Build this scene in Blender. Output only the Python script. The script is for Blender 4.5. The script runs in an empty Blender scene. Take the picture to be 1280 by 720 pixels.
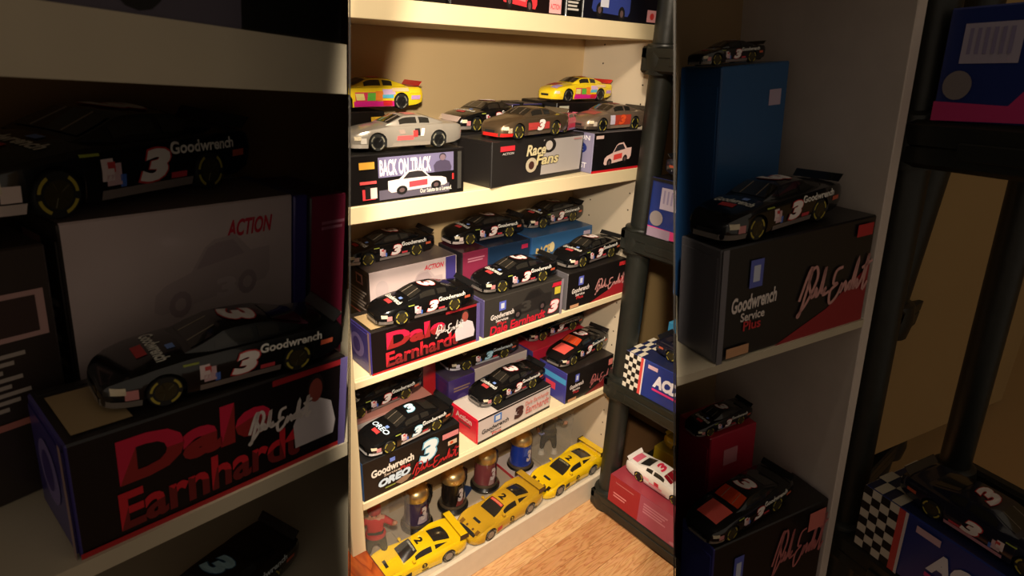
import bpy, math, random
import numpy as np
from mathutils import Vector, Matrix
random.seed(4)
S = bpy.context.scene
COL = S.collection
PI = math.pi

# ------------------------------------------------------------------ camera
FPX = 727.0
def _n(v):
    v = np.array(v, float); return v / np.linalg.norm(v)
_X = _n((905, 255, -727)); _Z = _n((80, 1790, 727)); _X = _n(_X - _Z * _X.dot(_Z)); _Y = np.cross(_Z, _X)
RW = np.array([_X, _Y, _Z])                      # world = RW @ camera vector
EYE = 1.42
cam = bpy.data.cameras.new('camera'); cam_o = bpy.data.objects.new('camera', cam); COL.objects.link(cam_o)
cam.sensor_width = 36; cam.lens = FPX / 1280 * 36; cam.clip_start = 0.02; cam.clip_end = 50
M = Matrix([list(r) for r in RW]).to_4x4(); M.translation = (0, 0, EYE); cam_o.matrix_world = M
cam.dof.use_dof = True; cam.dof.focus_distance = 1.45; cam.dof.aperture_fstop = 14.0
S.camera = cam_o
S.view_settings.view_transform = 'Standard'; S.view_settings.look = 'None'
S.view_settings.gamma = 1; S.view_settings.exposure = 0.0

# ------------------------------------------------------------------ world and lamps
w = bpy.data.worlds.new('world'); S.world = w; w.use_nodes = True
w.node_tree.nodes['Background'].inputs[0].default_value = (1.0, 0.82, 0.62, 1)
w.node_tree.nodes['Background'].inputs[1].default_value = 0.20
def lamp(name, loc, target, power, radius, angle, blend, col, oval=1.0):
    l = bpy.data.lights.new(name, 'SPOT'); l.shadow_soft_size = radius; l.energy = power; l.color = col
    l.spot_size = math.radians(angle); l.spot_blend = blend
    o = bpy.data.objects.new(name, l); COL.objects.link(o); o.location = loc
    o.rotation_euler = (Vector(target) - Vector(loc)).to_track_quat('-Z', 'Y').to_euler()
    o.scale.x = oval; return o
# two added spots standing in for the room light, kept off the near racks
lamp('added_spot_upper', (0.205, 0.30, 2.00), (0.96, 1.08, 0.85), 66, .05, 95, .5, (1.0, 0.83, 0.63))
lamp('added_spot_lower', (0.215, 0.30, 2.02), (0.95, 1.02, 0.25), 145, .05, 50, .8, (1.0, 0.83, 0.63))

# added fill light above the eye, oval beam cut to the near racks' gap
lamp('added_fill_spot', tuple(Vector((0, 0, EYE)) + Vector(tuple(RW @ np.array([0, 1, 0]))) * .14), tuple(Vector((0, 0, EYE)) + Vector(tuple(RW @ np.array([0, -.05, -1.5])))), 88, .03, 84, .12, (1.0, 0.86, 0.67), oval=.30)

# ------------------------------------------------------------------ frames and pixel geometry
def ray(px, py): return RW @ np.array([(px - 640) / FPX, -(py - 360) / FPX, -1.0])
def slerp_unit(deg, tilt):
    """near racks: turned about the eye, leaning a little (tilt = 0 stands plumb)"""
    t = math.radians(deg); c, s = math.cos(t), math.sin(t)
    full = RW @ np.array([[c, 0, s], [0, 1, 0], [-s, 0, c]]) @ RW.T
    q = Matrix([list(r) for r in full]).to_quaternion()
    yaw = math.atan2(full[1][0], full[0][0])
    q0 = Matrix.Rotation(yaw, 3, 'Z').to_quaternion()
    return np.array([list(r) for r in q0.slerp(q, tilt).to_matrix()])
class Frame:
    def __init__(s, U):
        s.U = U; s.M = Matrix([list(r) for r in U]).to_4x4(); s.M.translation = (0, 0, EYE)
    def r(s, px, py): return s.U.T @ ray(px, py)
    def z(s, px, py, z): r = s.r(px, py); return Vector(r * (z / r[2]))
    def y(s, px, py, y): r = s.r(px, py); return Vector(r * (y / r[1]))
    def x(s, px, py, x): r = s.r(px, py); return Vector(r * (x / r[0]))
    def colx(s, px, y, z):
        n = s.U.T @ (RW @ np.array([1, 0, (px - 640) / FPX]))
        return -(n[1] * y + n[2] * z) / n[0]
FAR = Frame(np.eye(3)); TILT = 0.6
LU = Frame(slerp_unit(19.7, .75)); RU = Frame(slerp_unit(-18.5, .9))

# ------------------------------------------------------------------ materials
_mc = {}
def mat(name, col, rough=0.5, metal=0.0, coat=0.0, var=0.08, scale=30, bump=0.0, alpha=1.0, spec=0.5):
    if name in _mc: return _mc[name]
    m = bpy.data.materials.new(name); m.use_nodes = True; nt = m.node_tree; b = nt.nodes['Principled BSDF']
    b.inputs['Roughness'].default_value = rough; b.inputs['Metallic'].default_value = metal
    b.inputs['Coat Weight'].default_value = coat; b.inputs['Alpha'].default_value = alpha
    b.inputs['Specular IOR Level'].default_value = spec
    tc = nt.nodes.new('ShaderNodeTexCoord'); nz = nt.nodes.new('ShaderNodeTexNoise'); nz.inputs['Scale'].default_value = scale
    nt.links.new(tc.outputs['Object'], nz.inputs['Vector'])
    mx = nt.nodes.new('ShaderNodeMix'); mx.data_type = 'RGBA'
    nt.links.new(nz.outputs['Fac'], mx.inputs[0])
    c = np.array(col[:3])
    mx.inputs[6].default_value = (*np.clip(c * (1 - var), 0, 1), 1); mx.inputs[7].default_value = (*np.clip(c * (1 + var), 0, 1), 1)
    nt.links.new(mx.outputs[2], b.inputs['Base Color'])
    if bump:
        bp = nt.nodes.new('ShaderNodeBump'); bp.inputs['Strength'].default_value = bump; bp.inputs['Distance'].default_value = 0.002
        nt.links.new(nz.outputs['Fac'], bp.inputs['Height']); nt.links.new(bp.outputs[0], b.inputs['Normal'])
    _mc[name] = m; return m
def C8(r, g, b):
    f = lambda v: ((v / 255 + .055) / 1.055) ** 2.4 if v > 10 else v / 255 / 12.92
    return (f(r), f(g), f(b))
def ink(rgb):            # flat print
    return mat('print_%d_%d_%d' % rgb, C8(*rgb), 0.5, var=0.04)
def card(rgb):           # box card
    return mat('card_%d_%d_%d' % rgb, C8(*rgb), 0.35, var=0.10, scale=14, coat=0.15)
def paint(rgb, metal=0.0, rough=0.22):
    return mat('paint_%d_%d_%d_%d' % (*rgb, int(metal * 10)), C8(*rgb), rough, metal=metal, coat=0.6, var=0.05)
def wood(name, a, b, sc=(1.2, 14, 14), rough=0.4, seed=0.0, rot=None):
    m = bpy.data.materials.new(name); m.use_nodes = True; nt = m.node_tree; bs = nt.nodes['Principled BSDF']
    bs.inputs['Roughness'].default_value = rough
    tc = nt.nodes.new('ShaderNodeTexCoord'); mp = nt.nodes.new('ShaderNodeMapping')
    mp.inputs['Scale'].default_value = sc; mp.inputs['Location'].default_value = (seed, seed * 2.3, 0)
    nz = nt.nodes.new('ShaderNodeTexNoise'); nz.inputs['Scale'].default_value = 1.6; nz.inputs['Detail'].default_value = 3
    wv = nt.nodes.new('ShaderNodeMath'); wv.operation = 'MULTIPLY'; wv.inputs[1].default_value = 9
    fr = nt.nodes.new('ShaderNodeMath'); fr.operation = 'FRACT'
    cr = nt.nodes.new('ShaderNodeValToRGB')
    cr.color_ramp.elements[0].color = (*b, 1); cr.color_ramp.elements[1].color = (*a, 1)
    cr.color_ramp.elements[0].position = 0.0; cr.color_ramp.elements[1].position = 0.55
    e = cr.color_ramp.elements.new(1.0); e.color = (*[(x * .7 + y * .3) for x, y in zip(a, b)], 1)
    n2 = nt.nodes.new('ShaderNodeTexNoise'); n2.inputs['Scale'].default_value = 9; n2.inputs['Detail'].default_value = 5
    mx = nt.nodes.new('ShaderNodeMix'); mx.data_type = 'RGBA'; mx.inputs[0].default_value = .25
    L = nt.links.new
    L(tc.outputs['Object'], mp.inputs[0]); L(mp.outputs[0], nz.inputs['Vector']); L(mp.outputs[0], n2.inputs['Vector'])
    L(nz.outputs['Fac'], wv.inputs[0]); L(wv.outputs[0], fr.inputs[0]); L(fr.outputs[0], cr.inputs[0])
    L(cr.outputs[0], mx.inputs[6]); L(n2.outputs['Color'], mx.inputs[7]); mx.blend_type = 'SOFT_LIGHT'
    L(mx.outputs[2], bs.inputs['Base Color'])
    return m
CREAM = mat('cream_paint', C8(226, 208, 168), 0.5, var=0.05, scale=8, bump=0.1)
PANEL = mat('white_panel', C8(200, 184, 160), 0.6, var=0.06, scale=5)
BACKP = mat('bookcase_back', C8(196, 168, 124), 0.7, var=0.10, scale=4)
BPLAS = mat('black_plastic', (0.012, 0.013, 0.010), 0.42, var=0.3, scale=60, bump=0.25)
WALLM = mat('beige_wall', C8(170, 140, 92), 0.8, var=0.06, scale=6, bump=0.2)
GLASS = mat('dark_window', (0.02, 0.018, 0.015), 0.08, coat=0.5, var=0.3)
TYRE = mat('tyre_rubber', (0.012, 0.012, 0.011), 0.55)
DARK = mat('dark_underbody', (0.008, 0.008, 0.008), 0.7)
GOLD = mat('gold_metal', C8(222, 194, 138), 0.34, metal=0.9, var=0.15)
CLEAR = mat('clear_plastic', (0.75, 0.72, 0.66), 0.12, alpha=0.06, var=0.05)

# ------------------------------------------------------------------ mesh helpers
class MB:
    def __init__(s): s.v = []; s.f = []; s.m = []
    def add(s, vs, fs, mi=0):
        b = len(s.v); s.v += [tuple(v) for v in vs]; s.f += [tuple(b + i for i in f) for f in fs]; s.m += [mi] * len(fs); return s
    def box(s, a, b, mi=0, bev=0.0, mats6=None):
        """mats6: indices for -x,+x,-y,+y,-z,+z"""
        x0, y0, z0 = a; x1, y1, z1 = b
        m6 = mats6 or [mi] * 6
        if bev <= 0:
            vs = [(x0, y0, z0), (x1, y0, z0), (x1, y1, z0), (x0, y1, z0), (x0, y0, z1), (x1, y0, z1), (x1, y1, z1), (x0, y1, z1)]
            fs = [(0, 4, 7, 3), (1, 2, 6, 5), (0, 1, 5, 4), (2, 3, 7, 6), (0, 3, 2, 1), (4, 5, 6, 7)]
            n = len(s.f); s.add(vs, fs, mi)
            for i in range(6): s.m[n + i] = m6[i]
            return s
        e = bev; base = len(s.v); idx = {}
        for ix, (xo, xi) in enumerate(((x0, x0 + e), (x1, x1 - e))):
            for iy, (yo, yi) in enumerate(((y0, y0 + e), (y1, y1 - e))):
                for iz, (zo, zi) in enumerate(((z0, z0 + e), (z1, z1 - e))):
                    for ax, p in enumerate(((xo, yi, zi), (xi, yo, zi), (xi, yi, zo))):
                        idx[(ix, iy, iz, ax)] = len(s.v); s.v.append(p)
        def F(ks, mi): s.f.append(tuple(idx[k] for k in ks)); s.m.append(mi)
        F([(0, 0, 0, 0), (0, 0, 1, 0), (0, 1, 1, 0), (0, 1, 0, 0)], m6[0]); F([(1, 0, 0, 0), (1, 1, 0, 0), (1, 1, 1, 0), (1, 0, 1, 0)], m6[1])
        F([(0, 0, 0, 1), (1, 0, 0, 1), (1, 0, 1, 1), (0, 0, 1, 1)], m6[2]); F([(0, 1, 0, 1), (0, 1, 1, 1), (1, 1, 1, 1), (1, 1, 0, 1)], m6[3])
        F([(0, 0, 0, 2), (0, 1, 0, 2), (1, 1, 0, 2), (1, 0, 0, 2)], m6[4]); F([(0, 0, 1, 2), (1, 0, 1, 2), (1, 1, 1, 2), (0, 1, 1, 2)], m6[5])
        for i in (0, 1):
            for j in (0, 1):
                F([(i, j, 0, 0), (i, j, 1, 0), (i, j, 1, 1), (i, j, 0, 1)], m6[i]); F([(i, 0, j, 0), (i, 1, j, 0), (i, 1, j, 2), (i, 0, j, 2)], m6[i])
                F([(0, i, j, 1), (1, i, j, 1), (1, i, j, 2), (0, i, j, 2)], m6[2 + i])
                for k in (0, 1): F([(i, j, k, 0), (i, j, k, 1), (i, j, k, 2)], m6[i])
        return s
    def grid(s, fn, nu, nv, mi=0):
        b = [fn(i / nu, j / nv) for i in range(nu + 1) for j in range(nv + 1)]
        return s.add(b, [(i * (nv + 1) + j, (i + 1) * (nv + 1) + j, (i + 1) * (nv + 1) + j + 1, i * (nv + 1) + j + 1) for i in range(nu) for j in range(nv)], mi)
    def lathe(s, prof, c=(0, 0, 0), n=28, mi=0, axis='z', squash=1.0):
        vs = []; fs = []
        for r, h in prof:
            for k in range(n):
                a = 2 * PI * k / n; x = r * math.cos(a); y = r * math.sin(a) * squash
                vs.append((c[0] + x, c[1] + y, c[2] + h) if axis == 'z' else ((c[0] + x, c[1] + h, c[2] + y) if axis == 'y' else (c[0] + h, c[1] + x, c[2] + y)))
        for i in range(len(prof) - 1):
            for k in range(n):
                fs.append((i * n + k, i * n + (k + 1) % n, (i + 1) * n + (k + 1) % n, (i + 1) * n + k))
        fs.append(tuple(range(n))[::-1]); fs.append(tuple(range((len(prof) - 1) * n, len(prof) * n)))
        return s.add(vs, fs, mi)
    def tube(s, pts, rad, n=8, mi=0):
        pts = [Vector(p) for p in pts]; vs = []; fs = []
        rads = rad if isinstance(rad, (list, tuple)) else [rad] * len(pts)
        for i, p in enumerate(pts):
            t = (pts[min(i + 1, len(pts) - 1)] - pts[max(i - 1, 0)]).normalized()
            a = t.cross(Vector((0.13, 0.2, 1))).normalized(); b = t.cross(a)
            for k in range(n):
                an = 2 * PI * k / n; vs.append(p + (a * math.cos(an) + b * math.sin(an)) * rads[i])
        for i in range(len(pts) - 1):
            for k in range(n): fs.append((i * n + k, i * n + (k + 1) % n, (i + 1) * n + (k + 1) % n, (i + 1) * n + k))
        fs.append(tuple(range(n))[::-1]); fs.append(tuple(range((len(pts) - 1) * n, len(pts) * n)))
        return s.add(vs, fs, mi)
    def mesh(s, name, mats, smooth=None):
        me = bpy.data.meshes.new(name); me.from_pydata(s.v, [], s.f)
        for m in (mats if isinstance(mats, (list, tuple)) else [mats]): me.materials.append(m)
        me.polygons.foreach_set('material_index', s.m)
        if smooth is not None:
            me.polygons.foreach_set('use_smooth', [True] * len(s.f)); me.set_sharp_from_angle(angle=math.radians(smooth))
        me.update(); return me
    def build(s, name, mats, parent=None, smooth=None):
        return link(name, s.mesh(name, mats, smooth), parent)
def link(name, me, parent=None):
    o = bpy.data.objects.new(name, me); COL.objects.link(o)
    if parent: o.parent = parent
    return o
def tag(o, label=None, cat=None, group=None, kind=None):
    if label: o['label'] = label
    if cat: o['category'] = cat
    if group: o['group'] = group
    if kind: o['kind'] = kind
    return o
def empty(name, M): o = bpy.data.objects.new(name, None); COL.objects.link(o); o.empty_display_size = .02; o.matrix_world = M; return o
def place(fr, p, ang=0.0): return fr.M @ Matrix.Translation(p) @ Matrix.Rotation(ang, 4, 'Z')

# ------------------------------------------------------------------ lettering and flat print
_tc = {}
def text_shape(st, shear=0.0, bold=0.0):
    k = (st, shear, bold)
    if k in _tc: return _tc[k]
    c = bpy.data.curves.new('t', 'FONT'); c.body = st; c.size = 1; c.shear = shear; c.offset = bold; c.resolution_u = 3; c.fill_mode = 'FRONT'
    o = bpy.data.objects.new('t', c); me = o.to_mesh()
    vs = np.array([v.co[:2] for v in me.vertices]); fs = [tuple(p.vertices) for p in me.polygons]
    o.to_mesh_clear(); bpy.data.objects.remove(o); bpy.data.curves.remove(c)
    lo = vs.min(0); hi = vs.max(0); vs = (vs - lo) / (hi - lo)
    _tc[k] = (vs, fs); return _tc[k]
def put_text(fn, st, rect, colr, parent, shear=0.0, bold=0.02, rise=0.0, name='lettering', split=None):
    vs, fs = text_shape(st, shear, bold); u0, v0, u1, v1 = rect
    b = MB(); pts = [fn(u0 + x * (u1 - u0), v0 + y * (v1 - v0) + rise * x) for x, y in vs]
    if split:      # two inks, the lower half of each letter in the second one
        b.v = pts
        for f in fs:
            b.f.append(f); b.m.append(1 if sum(vs[i][1] for i in f) / len(f) < .45 else 0)
        return b.build(name, [ink(colr), ink(split)], parent)
    b.add(pts, fs); return b.build(name, ink(colr), parent)
def put_rect(fn, rect, colr, parent, name='printed_patch', n=(1, 1), skew=0.0, m=None):
    u0, v0, u1, v1 = rect
    return MB().grid(lambda a, c: fn(u0 + a * (u1 - u0) + skew * c, v0 + c * (v1 - v0)), n[0], n[1]).build(name, m or ink(colr), parent)
def put_poly(fn, pts, colr, parent, name='printed_patch'):
    return MB().add([fn(*p) for p in pts], [tuple(range(len(pts)))]).build(name, ink(colr), parent)
def put_ellipse(fn, rect, colr, parent, name='printed_patch'):
    u0, v0, u1, v1 = rect
    return put_poly(fn, [((u0 + u1) / 2 + (u1 - u0) / 2 * math.cos(2 * PI * k / 20), (v0 + v1) / 2 + (v1 - v0) / 2 * math.sin(2 * PI * k / 20)) for k in range(20)], colr, parent, name)
SIG = [[(0, .35), (.06, .9), (.1, .95), (.05, .1), (.02, .05), (.12, .3), (.2, .75), (.15, 1), (.08, .8), (.18, .35), (.22, .55), (.24, .35), (.28, .5), (.3, .95), (.31, .4), (.36, .5), (.34, .35), (.42, .4)],
       [(.56, .85), (.47, .8), (.46, .55), (.53, .52), (.44, .4), (.47, .12), (.56, .25), (.6, .5), (.6, .3), (.65, .52), (.68, .3), (.72, .5), (.74, .3), (.78, .98), (.79, .3), (.83, .5), (.85, .3), (.9, .52), (.93, 1.0), (.94, .25), (1, .4)],
       [(.86, .72), (1.0, .84)]]
def put_signature(fn, rect, colr, parent, wd=0.0013):
    u0, v0, u1, v1 = rect; b = MB()
    for st in SIG:
        P = [Vector((u0 + x * (u1 - u0) + .12 * y * (v1 - v0), v0 + y * (v1 - v0))) for x, y in st]
        Q = []
        for i in range(len(P) - 1):
            p0, p1, p2, p3 = P[max(i - 1, 0)], P[i], P[i + 1], P[min(i + 2, len(P) - 1)]
            for k in range(4):
                t = k / 4; Q.append(.5 * ((2 * p1) + (p2 - p0) * t + (2 * p0 - 5 * p1 + 4 * p2 - p3) * t * t + (3 * p1 - p0 - 3 * p2 + p3) * t ** 3))
        Q.append(P[-1]); vs = []
        for i, q in enumerate(Q):
            t = (Q[min(i + 1, len(Q) - 1)] - Q[max(i - 1, 0)]); t = t.normalized() if t.length > 0 else Vector((1, 0)); nn = Vector((-t.y, t.x)) * wd
            vs += [fn(*(q + nn)), fn(*(q - nn))]
        b.add(vs, [(2 * i, 2 * i + 1, 2 * i + 3, 2 * i + 2) for i in range(len(Q) - 1)])
    return b.build('signature', ink(colr), parent)
CARB = [(0, .18), (.02, .42), (.1, .52), (.3, .6), (.42, .92), (.5, 1), (.68, 1), (.82, .68), (1, .66), (1, .25), (.95, .12), (.05, .1)]
CARW = [(.34, .62), (.44, .9), (.52, .94), (.66, .93), (.76, .66)]
def put_car_print(fn, rect, colr, parent, glass=(40, 36, 40), stripe=None, rise=0.0, flip=False):
    u0, v0, u1, v1 = rect
    def g(x, y, k=0):
        if flip: x = 1 - x
        return fn(u0 + x * (u1 - u0), v0 + y * (v1 - v0) + rise * x, k * .00012)
    b = MB(); b.add([g(*p) for p in CARB], [tuple(range(len(CARB)))], 0); b.add([g(*p, 1) for p in CARW], [tuple(range(len(CARW)))], 1)
    for cx in (.2, .78):
        b.add([g(cx + .09 * math.cos(2 * PI * k / 12), .17 + .2 * math.sin(2 * PI * k / 12), 1) for k in range(12)], [tuple(range(12))], 2)
        b.add([g(cx + .045 * math.cos(2 * PI * k / 10), .17 + .1 * math.sin(2 * PI * k / 10), 2) for k in range(10)], [tuple(range(10))], 3)
    if stripe: b.add([g(.35, .24, 1), (g(.66, .24, 1)), g(.66, .5, 1), g(.35, .5, 1)], [(0, 1, 2, 3)], 4)
    return b.build('printed_car', [ink(colr), ink(glass), ink((20, 18, 18) if glass[0] < 100 else (164, 144, 146)), ink((90, 70, 70) if glass[0] < 100 else (190, 170, 170)), ink(stripe or colr)], parent)
def put_person_print(fn, rect, suit, parent, skin=(190, 120, 90), hair=(40, 28, 24), head_only=False):
    u0, v0, u1, v1 = rect
    g = lambda x, y, k=0: fn(u0 + x * (u1 - u0), v0 + y * (v1 - v0), k * .00012)
    b = MB()
    b.add([g(x, y) for x, y in [(0.05, 0), (.0, .35), (.15, .55), (.38, .62), (.62, .62), (.88, .52), (1, .2), (.95, 0)]], [tuple(range(8))], 0)
    b.add([g(.5 + .19 * math.cos(2 * PI * k / 16), .8 + .2 * math.sin(2 * PI * k / 16), 1) for k in range(16)], [tuple(range(16))], 2)
    b.add([g(.5 + .155 * math.cos(2 * PI * k / 16), .76 + .17 * math.sin(2 * PI * k / 16), 2) for k in range(16)], [tuple(range(16))], 1)
    return b.build('printed_figure', [ink(suit), ink(skin), ink(hair)], parent)

# ------------------------------------------------------------------ display boxes
def display_box(fr, p, L, D, H, front, end, top, specs, label, group, ang=0.0, name='display_box', right=None):
    """p = front-left-bottom corner. specs: list of (face, kind, rect in 0..1, ...)"""
    root = empty(name, place(fr, p, ang)); tag(root, label, 'box', group)
    b = MB().box((0, 0, 0), (L, D, H), bev=.0016, mats6=[1, 1 if right is None else 3, 0, 0, 0, 2])
    b.build('carton', [card(front), card(end), card(top), card(right or end)], root)
    # the tucked flap of the end and the seam of the lid
    MB().box((-.0012, .004, H * .03), (0.0002, D - .004, H * .93)).build('end_flap', card(end), root)
    MB().box((.004, D - .010, H - .0002), (L - .004, D - .004, H + .0008)).build('lid_flap', card(top), root)
    lay = {'f': 0, 'l': 0, 't': 0}
    for sp in specs:
        face, kind, rect = sp[:3]; lay[face] += 1; e = .0003 + .00025 * lay[face]
        if face == 'f': W_, H_ = L, H; fn = lambda u, v, k=0, e=e: (u, -e - k, v)
        elif face == 'l': W_, H_ = D, H; fn = lambda u, v, k=0, e=e: (-.0012 - e - k, D - u, v)
        else: W_, H_ = L, D; fn = lambda u, v, k=0, e=e: (u, v, H + .0009 + e + k)
        R_ = (rect[0] * W_, rect[1] * H_, rect[2] * W_, rect[3] * H_)
        kw = sp[4] if len(sp) > 4 else {}
        if kind == 'r': put_rect(fn, R_, sp[3], root, **kw)
        elif kind == 'e': put_ellipse(fn, R_, sp[3], root)
        elif kind == 't':
            kw = dict(kw); st = kw.pop('s')
            if 'rise' in kw: kw['rise'] *= H_
            put_text(fn, st, R_, sp[3], root, **kw)
        elif kind == 'sig': put_signature(fn, R_, sp[3], root, **kw)
        elif kind == 'car':
            kw = dict(kw)
            if 'rise' in kw: kw['rise'] *= H_
            put_car_print(fn, R_, sp[3], root, **kw)
        elif kind == 'man': put_person_print(fn, R_, sp[3], root, **kw)
        elif kind == 'poly': put_poly(fn, [(x * W_, y * H_) for x, y in sp[5]], sp[3], root)
        elif kind == 'lines':      # rows of tiny print
            n = kw['n']
            for i in range(n):
                v0 = rect[3] - (i + .65) * (rect[3] - rect[1]) / n; v1 = v0 + .55 * (rect[3] - rect[1]) / n
                ww = (rect[2] - rect[0]) * (1 - .25 * ((i * 37) % 5) / 5)
                put_rect(fn, (rect[0] * W_, v0 * H_, (rect[0] + ww) * W_, v1 * H_), sp[3], root)
        elif kind == 'checks':
            nx, ny = kw['n']; b = MB()
            for i in range(nx):
                for j in range(ny):
                    if (i + j) % 2: 
                        x0 = R_[0] + i * (R_[2] - R_[0]) / nx; x1 = x0 + (R_[2] - R_[0]) / nx; y0 = R_[1] + j * (R_[3] - R_[1]) / ny; y1 = y0 + (R_[3] - R_[1]) / ny
                        b.add([fn(x0, y0), fn(x1, y0), fn(x1, y1), fn(x0, y1)], [(0, 1, 2, 3)])
            b.build('checker_print', ink(sp[3]), root)
    return root

# ------------------------------------------------------------------ cars
class Shape:
    def __init__(s, **k): s.__dict__.update(k)
    def I(s, t, x): return float(np.interp(x, [a for a, _ in t], [b for _, b in t]))
    def w(s, x): return s.I(s.W, x)
    def zs(s, x): return s.I(s.ZS, x)
    def zt(s, x): return s.I(s.ZT, x)
    def zb0(s, x): return s.I(s.ZB, x)
    def prof(s, r): return float(np.interp(r, [0, .25, .6, .88, 1], s.P))
    def side(s, x, z): return s.w(x) * s.prof((z - s.zb0(x)) / (s.zs(x) - s.zb0(x)))
    def zb(s, x):
        z = s.zb0(x)
        for c in (s.xf, s.xr):
            if abs(x - c) < s.ra: z = max(z, s.rw + math.sqrt(s.ra ** 2 - (x - c) ** 2))
        return min(z, s.zs(x) - .02)
    def top(s, x, y):
        d = s.zt(x) - s.zs(x); q = min(abs(y) / s.w(x), .92)
        return s.zs(x) + d * float(np.interp(q, [0, .35, .7, .92], s.T))
    def gh(s, x): return s.I(s.H, x)
    def gedge(s, x):
        h = s.gh(x) ** .8; return s.I(s.GB, x) * (1 - h) + s.gr * h
    def gz(s, x): return s.gz0 + s.gh(x) * s.gH
    def roof(s, x, y):
        e = s.gedge(x); q = min(1, abs(y) / e); return s.gz(x) + s.crown * (.3 + .7 * s.gh(x)) * (1 - q * q)
STOCK = Shape(W=[(-.5, .150), (-.485, .160), (-.44, .170), (-.3, .182), (0, .180), (.2, .183), (.36, .178), (.43, .162), (.47, .140), (.49, .115), (.5, .085)],
              ZS=[(-.5, .170), (-.47, .188), (-.3, .192), (0, .185), (.2, .182), (.33, .166), (.42, .146), (.47, .125), (.5, .098)],
              ZT=[(-.5, .180), (-.46, .201), (-.34, .204), (.18, .202), (.3, .186), (.4, .164), (.46, .142), (.49, .118), (.5, .102)],
              ZB=[(-.5, .062), (-.42, .038), (-.3, .028), (.36, .026), (.5, .03)],
              P=[.93, .985, 1, .975, .92], T=[1, .9, .55, 0], xf=.292, xr=-.262, ra=.079, rw=.068, ww=.058,
              GB=[(-.37, .10), (-.3, .136), (-.1, .156), (.1, .152), (.2, .125)], H=[(-.37, 0), (-.31, .25), (-.22, .66), (-.16, .93), (-.1, 1), (.0, 1), (.045, .92), (.2, 0)],
              gr=.113, gz0=.193, gH=.066, crown=.010, x0=-.37, x1=.2, ws=(.055, .172), rg=(-.315, -.175), sw=[(-.07, .088), (-.19, -.095)])
GT = Shape(W=[(-.5, .170), (-.48, .188), (-.4, .2), (-.26, .206), (-.12, .192), (.1, .188), (.25, .2), (.36, .198), (.44, .178), (.48, .145), (.5, .095)],
           ZS=[(-.5, .150), (-.46, .172), (-.36, .186), (-.26, .190), (-.1, .158), (.1, .150), (.22, .158), (.3, .160), (.38, .142), (.46, .092), (.5, .055)],
           ZT=[(-.5, .160), (-.46, .178), (-.36, .180), (.12, .160), (.22, .150), (.34, .128), (.44, .092), (.48, .070), (.5, .058)],
           ZB=[(-.5, .05), (-.4, .024), (.4, .018), (.5, .02)],
           P=[.96, .99, 1, .96, .88], T=[.92, .85, .7, 0], xf=.29, xr=-.275, ra=.077, rw=.069, ww=.06,
           GB=[(-.42, .115), (-.3, .14), (-.1, .150), (.08, .145), (.18, .118)], H=[(-.42, 0), (-.3, .45), (-.2, .8), (-.12, .98), (-.06, 1), (-.02, .98), (.02, .88), (.18, 0)],
           gr=.100, gz0=.155, gH=.070, crown=.012, x0=-.42, x1=.18, ws=(.022, .172), rg=(-.36, -.165), sw=[(-.12, .06), (-.3, -.16)])
_body = {}
def body_mesh(kind, sh, L, m, nm):
    k = (kind, round(L, 4), nm)
    if k in _body: return _body[k]
    xs = set(np.linspace(-.5, .5, 27)) | set([.49, .475, -.485])
    for c in (sh.xf, sh.xr):
        for a in np.linspace(-1, 1, 11): xs.add(c + sh.ra * math.sin(a * PI / 2))
        xs.add(c - sh.ra - .002); xs.add(c + sh.ra + .002)
    xs = sorted(xs); b = MB(); vs = []; n = 15
    for x in xs:
        zb, z0, zs, wd = sh.zb(x), sh.zb0(x), sh.zs(x), sh.w(x); half = []
        for f in (0, .25, .6, .88, 1):
            z = zb + f * (zs - zb); half.append((wd * sh.prof((z - z0) / (zs - z0)), z))
        for q in (.7, .35): half.append((wd * q, sh.top(x, wd * q)))
        for y, z in half: vs.append((x * L, y * L, z * L))
        vs.append((x * L, 0, sh.top(x, 0) * L))
        for y, z in half[::-1]: vs.append((x * L, -y * L, z * L))
    b.add(vs, [(i * n + j, i * n + j + 1, (i + 1) * n + j + 1, (i + 1) * n + j) for i in range(len(xs) - 1) for j in range(n - 1)])
    b.f.append(tuple(range(n))[::-1]); b.m.append(0); t = (len(xs) - 1) * n; b.f.append(tuple(range(t, t + n))); b.m.append(0)
    # greenhouse
    xs = np.linspace(sh.x0, sh.x1, 23); vs = []; n = 11
    for x in xs:
        gb = sh.I(sh.GB, x); e = sh.gedge(x); z0 = sh.gz0 - .012; z1 = sh.gz(x); half = [(gb, z0)]
        for t in (.4, .75, 1): half.append((gb + (e - gb) * t + .004 * math.sin(t * PI), z0 + (z1 - z0) * t))
        half.append((e * .6, sh.roof(x, e * .6)))
        for y, z in half: vs.append((x * L, y * L, z * L))
        vs.append((x * L, 0, sh.roof(x, 0) * L))
        for y, z in half[::-1]: vs.append((x * L, -y * L, z * L))
    b.add(vs, [(i * n + j, i * n + j + 1, (i + 1) * n + j + 1, (i + 1) * n + j) for i in range(len(xs) - 1) for j in range(n - 1)])
    me = b.mesh('body', m, 32); _body[k] = me; return me
def gside(sh, x, t, e=0.0):
    gb = sh.I(sh.GB, x); ed = sh.gedge(x); z0 = sh.gz0 - .012; z1 = sh.gz(x)
    return gb + (ed - gb) * t + .004 * math.sin(t * PI) + e, z0 + (z1 - z0) * t
_wh = {}
def wheel_mesh(sh, L):
    k = ('w', round(L, 4), sh is GT)
    if k not in _wh:
        r, wd = sh.rw * L, sh.ww * L
        _wh[k] = MB().lathe([(r * .6, -wd / 2), (r * .93, -wd / 2), (r, -wd * .32), (r, wd * .32), (r * .93, wd / 2), (r * .6, wd / 2)], n=20, axis='y').mesh('wheel', TYRE, 40)
    return _wh[k]
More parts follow.
